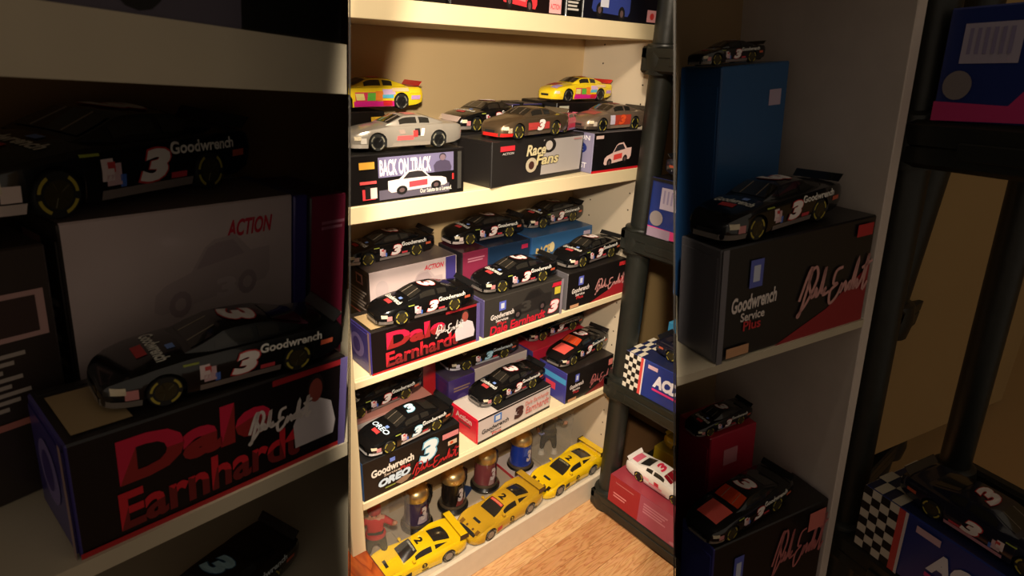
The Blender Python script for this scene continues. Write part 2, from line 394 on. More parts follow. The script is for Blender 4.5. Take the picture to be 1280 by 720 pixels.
def rim_mesh(sh, L, m, nm):
    k = ('r', round(L, 4), nm, sh is GT)
    if k not in _wh:
        r, wd = sh.rw * L, sh.ww * L; b = MB()
        b.lathe([(r * .60, -wd * .52), (r * .58, -wd * .40), (r * .2, -wd * .38), (r * .14, -wd * .5), (r * .02, -wd * .52)], n=18, axis='y')
        b.lathe([(r * .60, wd * .52), (r * .58, wd * .40), (r * .2, wd * .38), (r * .14, wd * .5), (r * .02, wd * .52)], n=18, axis='y')
        for s in (-1, 1):
            for a in range(5):
                t = 2 * PI * a / 5; c, q = math.cos(t), math.sin(t)
                b.tube([(r * .15 * c, s * wd * .46, r * .15 * q), (r * .55 * c, s * wd * .47, r * .55 * q)], r * .07, 5)
        _wh[k] = b.mesh('rim', m, 40)
    return _wh[k]
def ring_mesh(sh, L, nm):
    k = ('g', round(L, 4), nm, sh is GT)
    if k not in _wh:
        r, wd = sh.rw * L, sh.ww * L; b = MB()
        for s in (-1, 1):
            for a0 in (.15, 2.2, 3.5, 5.2):
                vs = []
                for i in range(7):
                    a = a0 + i * .15; vs += [(r * .72 * math.cos(a), s * wd * .508, r * .72 * math.sin(a)), (r * .86 * math.cos(a), s * wd * .508, r * .86 * math.sin(a))]
                b.add(vs, [(2 * i, 2 * i + 1, 2 * i + 3, 2 * i + 2) for i in range(6)])
        _wh[k] = b.mesh('tyre_lettering', ink((176, 160, 60) if nm != 'grey' else (120, 116, 100)))
    return _wh[k]
LIV = {}
def base_livery(**k):
    d = dict(kind='stock', body=(14, 14, 15), metal=0.0, sill=(128, 116, 112), num='3', numcol=(236, 226, 222), numback=(196, 44, 44), name='Goodwrench', namecol=(226, 222, 214),
             hood='Goodwrench', hoodcol=(226, 222, 210), nose=(200, 130, 130), lip=(120, 112, 106), roofnum=True, roofside=False, rim=(70, 62, 36), patches=[], spoiler=(24, 24, 25), door=None, blocks=True, glass=None, ring='y')
    d.update(k); return d
LIV['black'] = base_livery()
LIV['white_nose'] = base_livery(nose=(226, 206, 200), lip=(206, 190, 184))
LIV['cookie'] = base_livery(numcol=(232, 240, 244), numback=(96, 164, 190), sill=(226, 222, 218), lip=(226, 222, 222), hood='OREO', hoodcol=(200, 222, 240), roofside=True)
LIV['chrome'] = base_livery(body=(62, 54, 40), metal=.8, numcol=(170, 210, 226), numback=(60, 110, 150), lip=(216, 212, 222), sill=(190, 190, 196), nose=(206, 200, 214), namecol=(190, 200, 206))
LIV['flame'] = base_livery(hood='', patches=[('top', (.22, -.10, .40, .10), (214, 84, 74)), ('glassfront', None, (186, 62, 28))], sill=(60, 40, 40))
LIV['silver'] = base_livery(body=(176, 168, 156), metal=.5, sill=(150, 140, 128), num='', name='', hood='', nose=(212, 206, 196), lip=(190, 182, 170), roofnum=False, spoiler=(170, 150, 140),
                            patches=[('side', (-.02, .078, .13, .112), (226, 84, 84)), ('side', (.05, .125, .10, .16), (150, 130, 120)), ('side', (-.085, .11, -.04, .165), (30, 26, 26)), ('side', (-.06, .10, -.02, .150), (216, 52, 52)), ('side', (-.115, .105, -.085, .165), (232, 220, 214)), ('roof', (-.1, -.08, .0, .08), (196, 112, 104))], blocks=False, rim=(24, 24, 24), ring='grey')
LIV['bronze'] = base_livery(body=(120, 100, 76), metal=.7, sill=(98, 84, 66), lip=(206, 40, 36), nose=(176, 160, 134), name='', hood='', numcol=(240, 232, 226), numback=(60, 40, 34), roofnum=False, spoiler=(96, 84, 66),
                            patches=[('side', (-.15, .075, .17, .140), (188, 64, 60))], blocks=False)
LIV['candy'] = base_livery(body=(236, 204, 34), metal=0, sill=(214, 36, 128), lip=(236, 200, 40), nose=(240, 206, 44), name='', hood='', roofnum=False, num='', spoiler=(214, 50, 44), blocks=False,
                           patches=[('side', (-.19, .030, .20, .075), (218, 32, 138)), ('side', (-.02, .075, .19, .150), (206, 52, 88)), ('side', (.10, .085, .18, .14), (228, 214, 130)), ('side', (-.01, .08, .08, .145), (92, 176, 62)), ('side', (-.07, .08, .0, .16), (232, 132, 42)),
                                    ('side', (-.18, .10, -.07, .13), (92, 186, 214)), ('side', (-.2, .13, -.08, .175), (206, 176, 214)), ('side', (-.17, .035, -.08, .08), (214, 38, 46)), ('side', (-.46, .14, -.34, .175), (234, 208, 40)), ('side', (-.46, .085, -.36, .12), (190, 150, 206)), ('side', (-.34, .155, -.17, .185), (226, 196, 150)),
                                    ('deck', (-.46, -.14, -.36, .14), (214, 48, 42)), ('top', (.24, -.14, .36, .02), (208, 72, 66)), ('top', (.34, .02, .44, .12), (170, 150, 206)), ('roof', (-.1, -.085, .0, .085), (208, 52, 46))], ring='grey', rim=(30, 28, 28))
LIV['silver_orange'] = base_livery(body=(150, 130, 112), metal=.6, sill=(140, 120, 104), lip=(60, 52, 44), nose=(190, 176, 160), name='', hood='', num='3', numcol=(226, 84, 40), numback=(160, 60, 34), roofnum=False, blocks=False, rim=(24, 24, 24), spoiler=(60, 56, 50),
                                   patches=[('side', (-.17, .06, .11, .165), (176, 62, 44)), ('side', (.10, .07, .18, .165), (206, 196, 214)), ('top', (.24, -.1, .36, .1), (176, 84, 72)), ('roof', (-.1, -.08, .0, .08), (150, 60, 52))])
LIV['pink'] = base_livery(body=(206, 96, 112), sill=(180, 150, 200), lip=(150, 130, 200), nose=(120, 130, 220), name='', hood='', num='', roofnum=False, blocks=False, spoiler=(190, 90, 110), patches=[('side', (-.1, .06, .15, .12), (214, 60, 90))])
LIV['white_red'] = base_livery(body=(222, 214, 206), sill=(206, 150, 156), lip=(220, 210, 206), nose=(220, 120, 130), name='', hood='', num='', roofnum=True, numcol=(200, 40, 70), numback=(236, 200, 200), blocks=False, rim=(40, 36, 34), spoiler=(220, 212, 206),
                               patches=[('side', (-.1, .07, .1, .10), (214, 130, 140)), ('side', (-.02, .1, .05, .15), (196, 40, 60)), ('side', (-.19, .1, -.1, .14), (226, 160, 166)), ('deck', (-.46, -.1, -.36, .1), (196, 90, 110)), ('top', (.22, -.09, .38, .09), (196, 80, 100)), ('glassfront', None, (120, 20, 30))])
LIV['yellow_stock'] = base_livery(body=(226, 186, 30), sill=(220, 190, 60), lip=(226, 190, 50), nose=(220, 120, 40), name='', num='', hood='', roofnum=False, blocks=False, spoiler=(226, 186, 30), patches=[('top', (.22, -.1, .38, .1), (208, 90, 30)), ('side', (-.1, .08, .1, .14), (226, 150, 70))])
LIV['navy'] = base_livery(body=(26, 26, 40), sill=(214, 150, 160), lip=(200, 190, 190), nose=(220, 150, 160), numcol=(232, 220, 216), name='', hood='', blocks=True, spoiler=(30, 30, 34))
LIV['sky'] = base_livery(body=(70, 150, 200), sill=(230, 120, 140), lip=(220, 220, 220), nose=(220, 220, 220), name='', hood='', numcol=(226, 60, 70), numback=(230, 220, 220))
LIV['yellow'] = base_livery(kind='gt', body=(230, 190, 20), rim=(150, 142, 130), ring='grey', spoiler=(224, 184, 20), lamps=(20, 18, 14), band='CORVETTE', bandcol=(206, 206, 190), bandback=(24, 22, 20), number='2')
LIV['yellow_worn'] = base_livery(kind='gt', body=(188, 146, 34), rim=(150, 142, 130), ring='grey', spoiler=(180, 140, 34), lamps=(120, 84, 30), band='CORVETTE', bandcol=(196, 150, 120), bandback=(196, 60, 44), number='2')
LIV['yellow_plain'] = base_livery(kind='gt', body=(224, 184, 16), rim=(150, 142, 130), ring='grey', spoiler=(214, 174, 24), lamps=(40, 30, 16), band='CORVETTE', bandcol=(170, 160, 120), bandback=(30, 28, 24), number='2')

def make_car(fr, f, r, livery, label, group=None, side='left', L=None, name='race_car', lift=0.0006):
    """f, r: contact points of the visible front and rear wheel"""
    d = LIV[livery]; sh = STOCK if d['kind'] == 'stock' else GT
    h = (f - r); wb = h.length; ang = math.atan2(h.y, h.x)
    if L is None: L = 0.241 if d['kind'] == 'stock' else 0.285
    if fr is FAR and side == 'left' and f.y > .9:      # keep the tail clear of the bookcase side
        over = r.x + .25 * L + .002 - XR
        if over > 0: f = f - Vector((over, 0, 0)); r = r - Vector((over, 0, 0))
    hv = Vector((math.cos(ang), math.sin(ang), 0)); lv = Vector((-hv.y, hv.x, 0))
    mid = (f + r) / 2 + lv * ((-1 if side == 'left' else 1) * (.178 * L)) - hv * ((sh.xf + sh.xr) / 2 * L)
    mid.z = f.z + lift
    root = empty(name, place(fr, mid, ang)); tag(root, label, 'toy car', group)
    bm = paint(d['body'], d['metal'], .3 if d['metal'] else .2)
    me = body_mesh(d['kind'], sh, L, bm, bm.name); link('body', me, root)
    MB().box((-.47 * L, -.118 * L, .024 * L), (.46 * L, .118 * L, .10 * L)).box((-.4 * L, -.118 * L, .10 * L), ((.38 if d['kind'] == 'stock' else .30) * L, .118 * L, (.150 if d['kind'] == 'stock' else .118) * L)).build('chassis', DARK, root)
    wm = wheel_mesh(sh, L); rimm = mat('rim_%d_%d_%d' % d['rim'], C8(*d['rim']), .4, metal=.4); rm = rim_mesh(sh, L, rimm, rimm.name); gm = ring_mesh(sh, L, d['ring'])
    for x in (sh.xf, sh.xr):
        for s in (1, -1):
            o = link('wheel', wm, root); o.location = (x * L, s * (sh.w(x) - .004 - sh.ww / 2) * L, sh.rw * L)
            link('rim', rm, o)
            if s == (1 if side == 'left' else -1): link('tyre_lettering', gm, o)
    e0 = .0022
    def sidef(s, e=e0):      # u grows to the right as one looks at that side
        return lambda u, v, k=0: ((-u if s > 0 else u) * L, s * (sh.side((-u if s > 0 else u), v) + e + k) * L, v * L)
    def topf(e=e0): return lambda u, v, k=0: (-v * L, u * L, (sh.top(-v, u) + e + k) * L)            # read from the front
    def rooff(e=e0, sideways=False):
        if sideways: return lambda u, v, k=0: (-u * L, -v * L, (sh.roof(-u, -v) + e + k) * L)
        return lambda u, v, k=0: (-v * L, u * L, (sh.roof(-v, u) + e + k) * L)
    gl = GLASS
    def glass(name, fn, nu, nv, m=gl): MB().grid(fn, nu, nv).build(name, m, root, 60)
    gf = [p for p in d['patches'] if p[0] == 'glassfront']
    gm2 = mat('tint_%d_%d_%d' % gf[0][2], C8(*gf[0][2]), .12, coat=.5) if gf else gl
    a, b_ = sh.ws
    glass('windshield', lambda u, v: ((a + u * (b_ - a) + .001) * L, (v * 2 - 1) * .90 * sh.gedge(a + u * (b_ - a)) * L, (sh.roof(a + u * (b_ - a), (v * 2 - 1) * .90 * sh.gedge(a + u * (b_ - a))) + .0028) * L), 6, 6, gm2)
    a2, b2 = sh.rg; q = .80
    glass('rear_window', lambda u, v: ((a2 + u * (b2 - a2)) * L, (v * 2 - 1) * q * sh.gedge(a2 + u * (b2 - a2)) * L, (sh.roof(a2 + u * (b2 - a2), (v * 2 - 1) * q * sh.gedge(a2 + u * (b2 - a2))) + .0024) * L), 6, 6)
    for s in (1, -1):
        for (x0, x1) in sh.sw:
            def fn(u, v, x0=x0, x1=x1, s=s):
                x = x0 + u * (x1 - x0); y, z = gside(sh, x, .30 + .58 * v, .002); return (x * L, s * y * L, z * L)
            glass('side_window', fn, 4, 3)
    if d['kind'] == 'stock':
        # rear spoiler blade with end plates
        sp = paint(d['spoiler'])
        MB().add([(-.455 * L, -.15 * L, .200 * L), (-.455 * L, .15 * L, .200 * L), (-.492 * L, .152 * L, .240 * L), (-.492 * L, -.152 * L, .240 * L),
                  (-.462 * L, -.15 * L, .200 * L), (-.462 * L, .15 * L, .200 * L), (-.499 * L, .152 * L, .240 * L), (-.499 * L, -.152 * L, .240 * L)],
                 [(0, 1, 2, 3), (7, 6, 5, 4), (3, 2, 6, 7), (0, 3, 7, 4), (1, 5, 6, 2)]).build('spoiler', sp, root)
        # lower lip round the nose
        bl = MB()
        for s in (1, -1): bl.grid(lambda u, v, s=s: ((.375 + u * .125) * L, s * (sh.side(.375 + u * .125, .028 + v * .03) + .003) * L, (.028 + v * .03) * L), 8, 1)
        yy = sh.side(.5, .04) + .003
        bl.grid(lambda u, v: (.503 * L, (u * 2 - 1) * yy * L, (.028 + v * .03) * L), 2, 1)
        bl.build('front_lip', paint(d['lip']), root, 50)
        yg = sh.w(.5) * .7
        MB().grid(lambda u, v: (.5045 * L, (u * 2 - 1) * yg * L, (.062 + v * .022) * L), 2, 1).build('grille', DARK, root)
        for s in (1, -1):
            put_rect(lambda u, v, k=0, s=s: (u * L, s * (sh.side(u, v) + .003) * L, v * L), (.425, .088, .472, .118), (206, 196, 170), root, name='headlight', n=(3, 2), m=mat('lamp_white', C8(214, 200, 172), .2))
            put_rect(sidef(s), ((-.165 if s > 0 else -.18), .029, (.18 if s > 0 else .165), .058), d['sill'], root, name='side_skirt', n=(6, 2), m=paint(d['sill']))
            put_rect(sidef(s), ((-.43 if s > 0 else .385), .062, (-.385 if s > 0 else .43), .105), d['nose'], root, n=(2, 2))
            if d['blocks']:
                for (x0, z0, x1, z1, c) in [(.10, .07, .15, .135, (206, 170, 176)), (.125, .085, .165, .15, (226, 206, 206)), (.085, .062, .105, .10, (70, 110, 200)), (.12, .11, .145, .14, (196, 60, 60)), (-.15, .062, -.085, .082, (200, 60, 70)), (-.44, .105, -.375, .13, (196, 90, 60)), (.165, .16, .225, .168, (150, 160, 60))]:
                    R_ = (-x1, z0, -x0, z1) if s > 0 else (x0, z0, x1, z1)
                    put_rect(sidef(s, .0026), R_, c, root, n=(3, 2))
        # roof hatch line and window brace
        for y in (-.05, .05): MB().tube([(.058 * L, y * L, (sh.roof(.058, y) + .004) * L), (.11 * L, y * 1.05 * L, (sh.roof(.11, y) + .004) * L), (.168 * L, y * 1.1 * L, (sh.roof(.168, y) + .004) * L)], .0022 * L, 4).build('window_brace', mat('brace_grey', C8(120, 104, 84), .5), root)
    else:
        # GT wing, mirrors, headlamp pits, vents, exit ducts
        sp = paint(d['spoiler'])
        MB().box((-.505 * L, -.19 * L, .222 * L), (-.425 * L, .19 * L, .230 * L), bev=.002 * L).build('rear_wing', sp, root)
        for s in (1, -1):
            MB().box((-.51 * L, s * .19 * L - .003 * L, .185 * L), (-.41 * L, s * .19 * L + .003 * L, .238 * L)).build('wing_end_plate', paint((24, 22, 20)), root)
            MB().box((-.475 * L, s * .09 * L - .004 * L, .165 * L), (-.445 * L, s * .09 * L + .004 * L, .225 * L)).build('wing_strut', sp, root)
            MB().box((.075 * L, s * .165 * L - .018 * L, .178 * L), (.105 * L, s * .165 * L + .018 * L, .200 * L), bev=.005 * L).box((.085 * L, s * .145 * L - .01 * L, .150 * L), (.095 * L, s * .145 * L + .01 * L, .182 * L)).build('mirror', bm, root)
            MB().grid(lambda u, v, s=s: ((.385 + u * .05) * L, s * (.095 + v * .045) * L, (sh.top(.385 + u * .05, .095 + v * .045) + .003) * L), 2, 2).build('headlight', paint(d['lamps']), root)
            put_rect(sidef(s), ((-.2 if s > 0 else .13), .05, (-.13 if s > 0 else .2), .10), d['bandback'], root, name='side_vent', n=(2, 2))
            put_ellipse(sidef(s, .003), ((-.02 if s > 0 else -.08), .065, (.04 if s > 0 else -.02), .125), (60, 46, 20), root)
            put_text(sidef(s, .004), d['number'], ((0 if s > 0 else -.06), .078, (.02 if s > 0 else -.04), .113), (222, 190, 60), root)
            for x in (.0, -.33): put_rect(sidef(s, .003), ((-x - .02), .035, (-x + .05), .05) if s > 0 else (x - .05, .035, x + .02, .05), (40, 30, 16), root)
        MB().grid(lambda u, v: ((.30 + u * .03) * L, (v * 2 - 1) * .05 * L, (sh.top(.30 + u * .03, (v * 2 - 1) * .05) + .003) * L), 2, 4).build('hood_vent', DARK, root)
        for y in (-.045, .045): MB().grid(lambda u, v, y=y: ((.395 + u * .022) * L, (y - .012 + v * .024) * L, (sh.top(.395 + u * .022, y) + .003) * L), 1, 1).build('tow_mark', ink((90, 60, 20)), root)
        put_rect(lambda u, v, k=0: (-v * L, u * L, (sh.roof(-v, u) + .0045) * L), (-.085, -.056, .085, -.030), d['bandback'], root, name='sun_band', n=(4, 2))
        put_text(lambda u, v, k=0: (-v * L, u * L, (sh.roof(-v, u) + .006) * L), d['band'], (-.072, -.051, .072, -.036), d['bandcol'], root)
        put_text(lambda u, v, k=0: (-v * L, u * L, (sh.roof(-v, u) + .003) * L), d['number'], (-.035, .005, .035, .085), (24, 20, 16), root, bold=.05, name='roof_number')
    for p in d['patches']:
        kind, R_, c = p
        if kind == 'side':
            for s in (1, -1):
                Q = (-R_[2], R_[1], -R_[0], R_[3]) if s > 0 else R_
                put_rect(sidef(s, .003 + .0004 * d['patches'].index(p)), Q, c, root, n=(4, 2), skew=random.uniform(-.012, .012))
        elif kind in ('top', 'deck'): put_rect(topf(.003), (R_[1], -R_[2], R_[3], -R_[0]), c, root, n=(4, 4), skew=.01)
        elif kind == 'roof': put_rect(rooff(.003), (R_[1], -R_[2], R_[3], -R_[0]), c, root, n=(4, 4), name='roof_patch')
    if d['kind'] == 'stock':
        if d['num']:
            for s in (1, -1):
                x0, x1 = (-.035, .075) if s > 0 else (-.075, .035)
                put_text(sidef(s, .0052), d['num'], (x0 - .012, .058, x1 + .012, .170), d['numback'], root, shear=.25, bold=.07, name='door_number_outline')
                put_text(sidef(s, .0064), d['num'], (x0 - .005, .064, x1 + .005, .165), d['numcol'], root, shear=.25, bold=.06, name='door_number')
        if d['name']:
            for s in (1, -1):
                put_text(sidef(s, .0052), d['name'], (.085, .140, .38, .180) if s > 0 else (-.38, .140, -.085, .180), d['namecol'], root, shear=.1, bold=.03)
        if d['roofnum']:
            if d['roofside']:
                put_text(rooff(.004, True), '3', (-.005, -.075, .115, .075), d['numback'], root, shear=.2, bold=.07, name='roof_number_outline')
                put_text(rooff(.0055, True), '3', (.002, -.068, .108, .068), d['numcol'], root, shear=.2, bold=.05, name='roof_number')
            else:
                put_text(rooff(.004), '3', (-.083, -.016, .083, .128), d['numback'], root, shear=.25, bold=.08, name='roof_number_outline')
                put_text(rooff(.0055), '3', (-.078, -.012, .078, .122), d['numcol'], root, shear=.25, bold=.05, name='roof_number')
        if d['hood']:
            put_text(topf(.003), d['hood'], (-.13, -.305, .13, -.250), d['hoodcol'], root, shear=.1, bold=.03)
            put_rect(topf(.003), (-.05, -.355, .05, -.315), (190, 60, 60), root, n=(2, 2))
            put_rect(topf(.003), (.02, -.245, .06, -.215), (120, 150, 216), root, n=(2, 2))
    return root

# ------------------------------------------------------------------ setting
def struct(name, b, m, parent=None, smooth=None):
    o = b.build(name, m, parent, smooth)
    if parent is None: o['kind'] = 'structure'
    return o
def fbox(fr, a, b, bev=0.0):
    """a bevelled box in a frame, baked to world coordinates"""
    mb = MB().box(a, b, bev=bev); mb.v = [tuple(fr.M @ Vector(v)) for v in mb.v]; return mb
FL = struct('floor', MB().box((-2.5, -2.5, -.06), (3.0, 2.2, -.008)), mat('floor_base', C8(120, 84, 50), .7))
W1 = [wood('oak_plank_%d' % i, C8(*a), C8(*b), sc=(3.0, 22, 22), rough=.35, seed=i * 3.7) for i, (a, b) in enumerate([((206, 158, 108), (176, 118, 72)), ((212, 168, 118), (184, 130, 82)), ((198, 146, 98), (164, 106, 62)), ((216, 172, 124), (190, 138, 92))])]
yb = 1.0
for i in range(17):
    wd = .072; y1 = yb - i * wd; y0 = y1 - wd; x = -.55 - (i * .37) % .7
    while x < 2.2:
        ln = .78; x1 = min(x + ln, 2.3)
        MB().box((x + .0004, y0 + .0004, -.012), (x1 - .0004, y1 - .0004, 0), bev=.0006).build('plank', W1[(i * 7 + int(x * 5)) % 4], FL)
        x += ln
struct('wall_back', MB().box((-2.5, 1.30, 0), (3.0, 1.36, 2.5)), WALLM)
struct('wall_right', MB().box((1.80, -2.5, 0), (1.86, 1.30, 2.5)), WALLM)
struct('baseboard_back', MB().box((1.40, 1.285, 0), (1.80, 1.30, .09), bev=.003), CREAM)

# the white bookcase, one thing with its shelves as parts
ZA, ZB_, ZC, ZD, ZE = .078, -.283, -.657, -.980, -1.331
bc = empty('bookcase', FAR.M.copy()); tag(bc, 'built-in cream painted bookcase of five shelves filled with model cars', 'bookcase')
XL, XR, YB = .452, 1.366, 1.285
MB().box((.418, 1.0, -1.42), (XL, YB, .75), bev=.0015).build('side_panel', CREAM, bc)
MB().box((XR, 1.012, -1.42), (1.39, YB, .75), mats6=[0, 0, 0, 0, 0, 0]).build('side_panel', PANEL, bc)
MB().box((XR + .001, 1.0, -1.42), (1.392, 1.012, .75), bev=.001).build('front_stile', CREAM, bc)
MB().box((XL, YB - .008, -1.42), (XR, YB, .75)).build('back_panel', BACKP, bc)
for nm, z, t in (('A', ZA, .036), ('B', ZB_, .034), ('C', ZC, .018), ('D', ZD, .021)):
    MB().box((XL, 1.012 if nm != 'A' else 1.0, z - t), (XR if nm != 'A' else 1.372, YB - .008, z), bev=.001).build('shelf', CREAM, bc)
    if nm != 'A': MB().box((XL + .0005, 1.0, z - t), (XR - .0005, 1.012, z), bev=.0015).build('shelf_edge', CREAM, bc)
MB().box((XL, .999, -1.42), (XR, YB - .008, ZE - .002)).build('bottom_shelf', PANEL, bc)
MB().box((XL, .996, -1.42), (XR - .0005, 1.008, ZE), bev=.002).build('toe_board', mat('base_cream', C8(216, 200, 176), .5), bc)
hole = mat('peg_hole', (.02, .012, .008), .9)
for i in range(26):
    z = .03 - i * .05
    for y in (1.05, 1.20):
        if min(abs(z - q) for q in (ZA, ZB_, ZC, ZD)) > .03:
            MB().lathe([(.0025, -.0004), (.0025, .0003)], c=(XR, y, z), n=8, axis='x').build('peg_hole', hole, bc)

# black plastic shelving unit against the right
def black_rack(fr, name, label, x0, x1, y0, y1, tops, posts, ztop, zbot, th=.062, pr=.033, frontx=True):
    rk = empty(name, fr.M.copy()); tag(rk, label, 'shelving unit')
    for (px_, py_) in posts:
        MB().lathe([(pr, zbot), (pr, ztop)], c=(px_, py_, 0), n=24).build('post', BPLAS, rk, 40)
    for z in tops:
        b = MB(); rim = .022
        b.box((x0, y0, z - th), (x1, y1, z - .022), bev=.006)
        b.box((x0, y0, z - .03), (x0 + rim, y1, z), bev=.005); b.box((x1 - rim, y0, z - .03), (x1, y1, z), bev=.005)
        b.box((x0, y0, z - .03), (x1, y0 + rim, z), bev=.005); b.box((x0, y1 - rim, z - .03), (x1, y1, z), bev=.005)
        t = b.build('shelf_tray', BPLAS, rk, 40)
        MB().box((x0 - .003, y0 + .05, z - th * .72), (x0 + .001, y1 - .09, z - th * .38), bev=.001).build('moulded_rib', BPLAS, t)
        for (px_, py_) in posts:
            s = pr * 1.45
            MB().lathe([(s * 1.0, z - th - .004), (s * 1.08, z - th * .5), (s * .95, z + .004), (pr * 1.04, z + .008)], c=(px_, py_, 0), n=20).build('post_collar', BPLAS, rk, 40)
    return rk
black_rack(FAR, 'plastic_shelving_unit', 'black plastic shelving unit standing in front of the cream bookcase at the right', 1.258, 1.72, .28, .985, (.027, -.440, -.915, -1.350), [(1.306, .948), (1.67, .948), (1.306, .32), (1.67, .32)], .24, -1.42)

# ------------------------------------------------------------------ boxes and cars in the bookcase
RED = (206, 36, 44); WHT = (226, 214, 208); GRY = (128, 120, 116)
def T(st, u0, v0, u1, v1, c, face='f', **k): return (face, 't', (u0, v0, u1, v1), c, dict(s=st, **k))
def R(u0, v0, u1, v1, c, face='f', **k): return (face, 'r', (u0, v0, u1, v1), c, k)
g_top = 'boxes on the topmost shelf'; g_b = 'boxes on the upper shelf'; g_c = 'boxes on the middle shelf'; g_d = 'boxes on the lower shelf'
# topmost shelf: bottoms of boxes just in view
display_box(FAR, (.475, 1.012, ZA), .148, .11, .11, (16, 13, 13), (16, 13, 13), (20, 16, 16), [R(.55, .02, .97, .3, (206, 150, 150)), R(.55, .32, .97, .6, (150, 40, 40))], 'black box with pink printed corner, leftmost on the topmost shelf', g_top)
display_box(FAR, (.640, 1.012, ZA), .052, .11, .11, (12, 11, 11), (12, 11, 11), (20, 16, 16), [('f', 'lines', (.08, .06, .92, .28), (150, 140, 134), dict(n=4)), R(.1, .34, .9, .6, (200, 40, 36))], 'narrow black box end with small print on the topmost shelf', g_top)
display_box(FAR, (.702, 1.012, ZA), .30, .11, .11, (22, 12, 12), (12, 11, 11), (20, 16, 16), [('f', 'car', (.42, .08, .74, .75), (226, 52, 60), dict(stripe=(240, 120, 120), rise=-.1)), R(.86, .03, .98, .3, (226, 170, 170)), R(.2, .3, .36, .5, (220, 110, 50)), T('ACTION', .87, .1, .97, .2, (200, 60, 70))], 'dark box printed with a red car on the topmost shelf', g_top)
display_box(FAR, (1.012, 1.012, ZA), .046, .11, .11, (12, 11, 11), (12, 11, 11), (20, 16, 16), [('f', 'lines', (.1, .10, .9, .36), (190, 184, 176), dict(n=4)), R(.1, .42, .9, .72, (220, 50, 44))], 'narrow black box end with a red patch between the two picture boxes', g_top)
display_box(FAR, (1.066, 1.012, ZA), .285, .11, .11, (12, 12, 22), (12, 11, 11), (20, 16, 16), [('f', 'car', (.1, .08, .58, .8), (44, 58, 130), dict(rise=-.06)), R(.82, .05, .96, .3, (226, 160, 166)), ('f', 'e', (.86, .1, .92, .24), (210, 60, 60)), R(.2, .25, .3, .4, (200, 200, 214))], 'dark box printed with a blue car at the right end of the topmost shelf', g_top)

# upper shelf, back row
H1 = .100
zb_ = ZB_ + .1545
display_box(FAR, (.470, 1.160, ZB_), .165, .112, .154, (16, 14, 13), (16, 14, 13), (22, 20, 18), [R(.80, .70, .97, .93, (216, 170, 40)), R(.05, .5, .3, .8, (120, 20, 20))], 'black box with a yellow printed corner behind the silver car', g_b)
o1 = FAR.z(502.7, 137, zb_ + .001)
make_car(FAR, o1 + Vector((-.135, 0, 0)), o1, 'candy', 'multicoloured yellow, red and pink toy race car at the left end of the upper shelf', 'cars on the upper shelf')
display_box(FAR, (.655, 1.118, ZB_), .27, .12, .105, (26, 24, 24), (26, 24, 24), (34, 30, 28), [R(.3, .5, .6, .8, (60, 56, 54))], 'dark box behind the first black box under the black car on the upper shelf', g_b)
o = FAR.z(596, 165, ZB_ + .106)
make_car(FAR, o, o + Vector((.134, .03, 0)), 'black', 'black toy race car with red nose lip behind the bronze car', 'cars on the upper shelf')
display_box(FAR, (1.00, 1.168, ZB_), .105, .10, .160, (60, 56, 120), (50, 40, 70), (60, 50, 60), [R(.3, .1, .6, .5, (150, 150, 200)), R(.02, .86, .98, .99, (20, 16, 18))], 'violet and black box under the front of the yellow car', g_b)
display_box(FAR, (1.108, 1.117, ZB_), .222, .14, .166, (14, 12, 12), (14, 12, 12), (44, 34, 28), [R(.04, .76, .2, .95, (180, 180, 160)), T('WILD', .05, .80, .19, .9, (20, 20, 20))][:1], 'black box under the yellow car at the right of the upper shelf', g_b)
a = Vector((1.150, 1.119, ZB_ + .167)); b2 = Vector((1.278, 1.121, ZB_ + .167))
make_car(FAR, a, b2, 'candy', 'multicoloured yellow toy race car at the right end of the upper shelf', 'cars on the upper shelf', L=.228)
a = FAR.z(716, 164, ZB_ + .101)
make_car(FAR, Vector((1.062, 1.035, ZB_ + .102)), Vector((1.147, 1.068, ZB_ + .102)), 'pink', 'pink and lavender toy car half hidden behind the silver and orange car', 'cars on the upper shelf', L=.165)
# upper shelf, front row
display_box(FAR, (.456, 1.004, ZB_), .276, .115, .094, (17, 15, 15), (14, 12, 12), (24, 22, 20),
            [R(.27, .52, .90, .93, (112, 106, 140)), R(.27, .06, .86, .26, (84, 78, 92)), T('BACK ON TRACK', .28, .55, .70, .88, (226, 220, 222), bold=.03),
             ('f', 'man', (.72, .53, .88, .92), (70, 62, 84), dict(skin=(120, 100, 110), hair=(40, 36, 50))),
             ('f', 'car', (.34, .13, .84, .60), (214, 198, 198), dict(stripe=(216, 66, 74), rise=.05, flip=True)),
             T('Our Salute to a Legend.', .60, .08, .88, .20, (220, 214, 204)), R(.125, .72, .24, .86, (214, 160, 60)), R(.125, .42, .25, .48, (214, 80, 80)), R(.14, .1, .24, .32, (216, 60, 66)), R(.16, .12, .2, .38, (24, 20, 20)), R(.2, .12, .25, .34, (214, 196, 190)), R(.93, .1, .965, .93, (60, 58, 54)), R(.88, .33, .895, .46, (206, 44, 44))],
            'black box with white printed car and grey banner at left of the upper shelf', g_b)
make_car(FAR, FAR.z(473.8, 189.8, ZB_ + .0955), FAR.z(548.4, 184.6, ZB_ + .0955), 'silver', 'silver toy race car on the black box with the grey banner', 'cars on the upper shelf')
p = FAR.z(613.8, 236.3, ZB_)
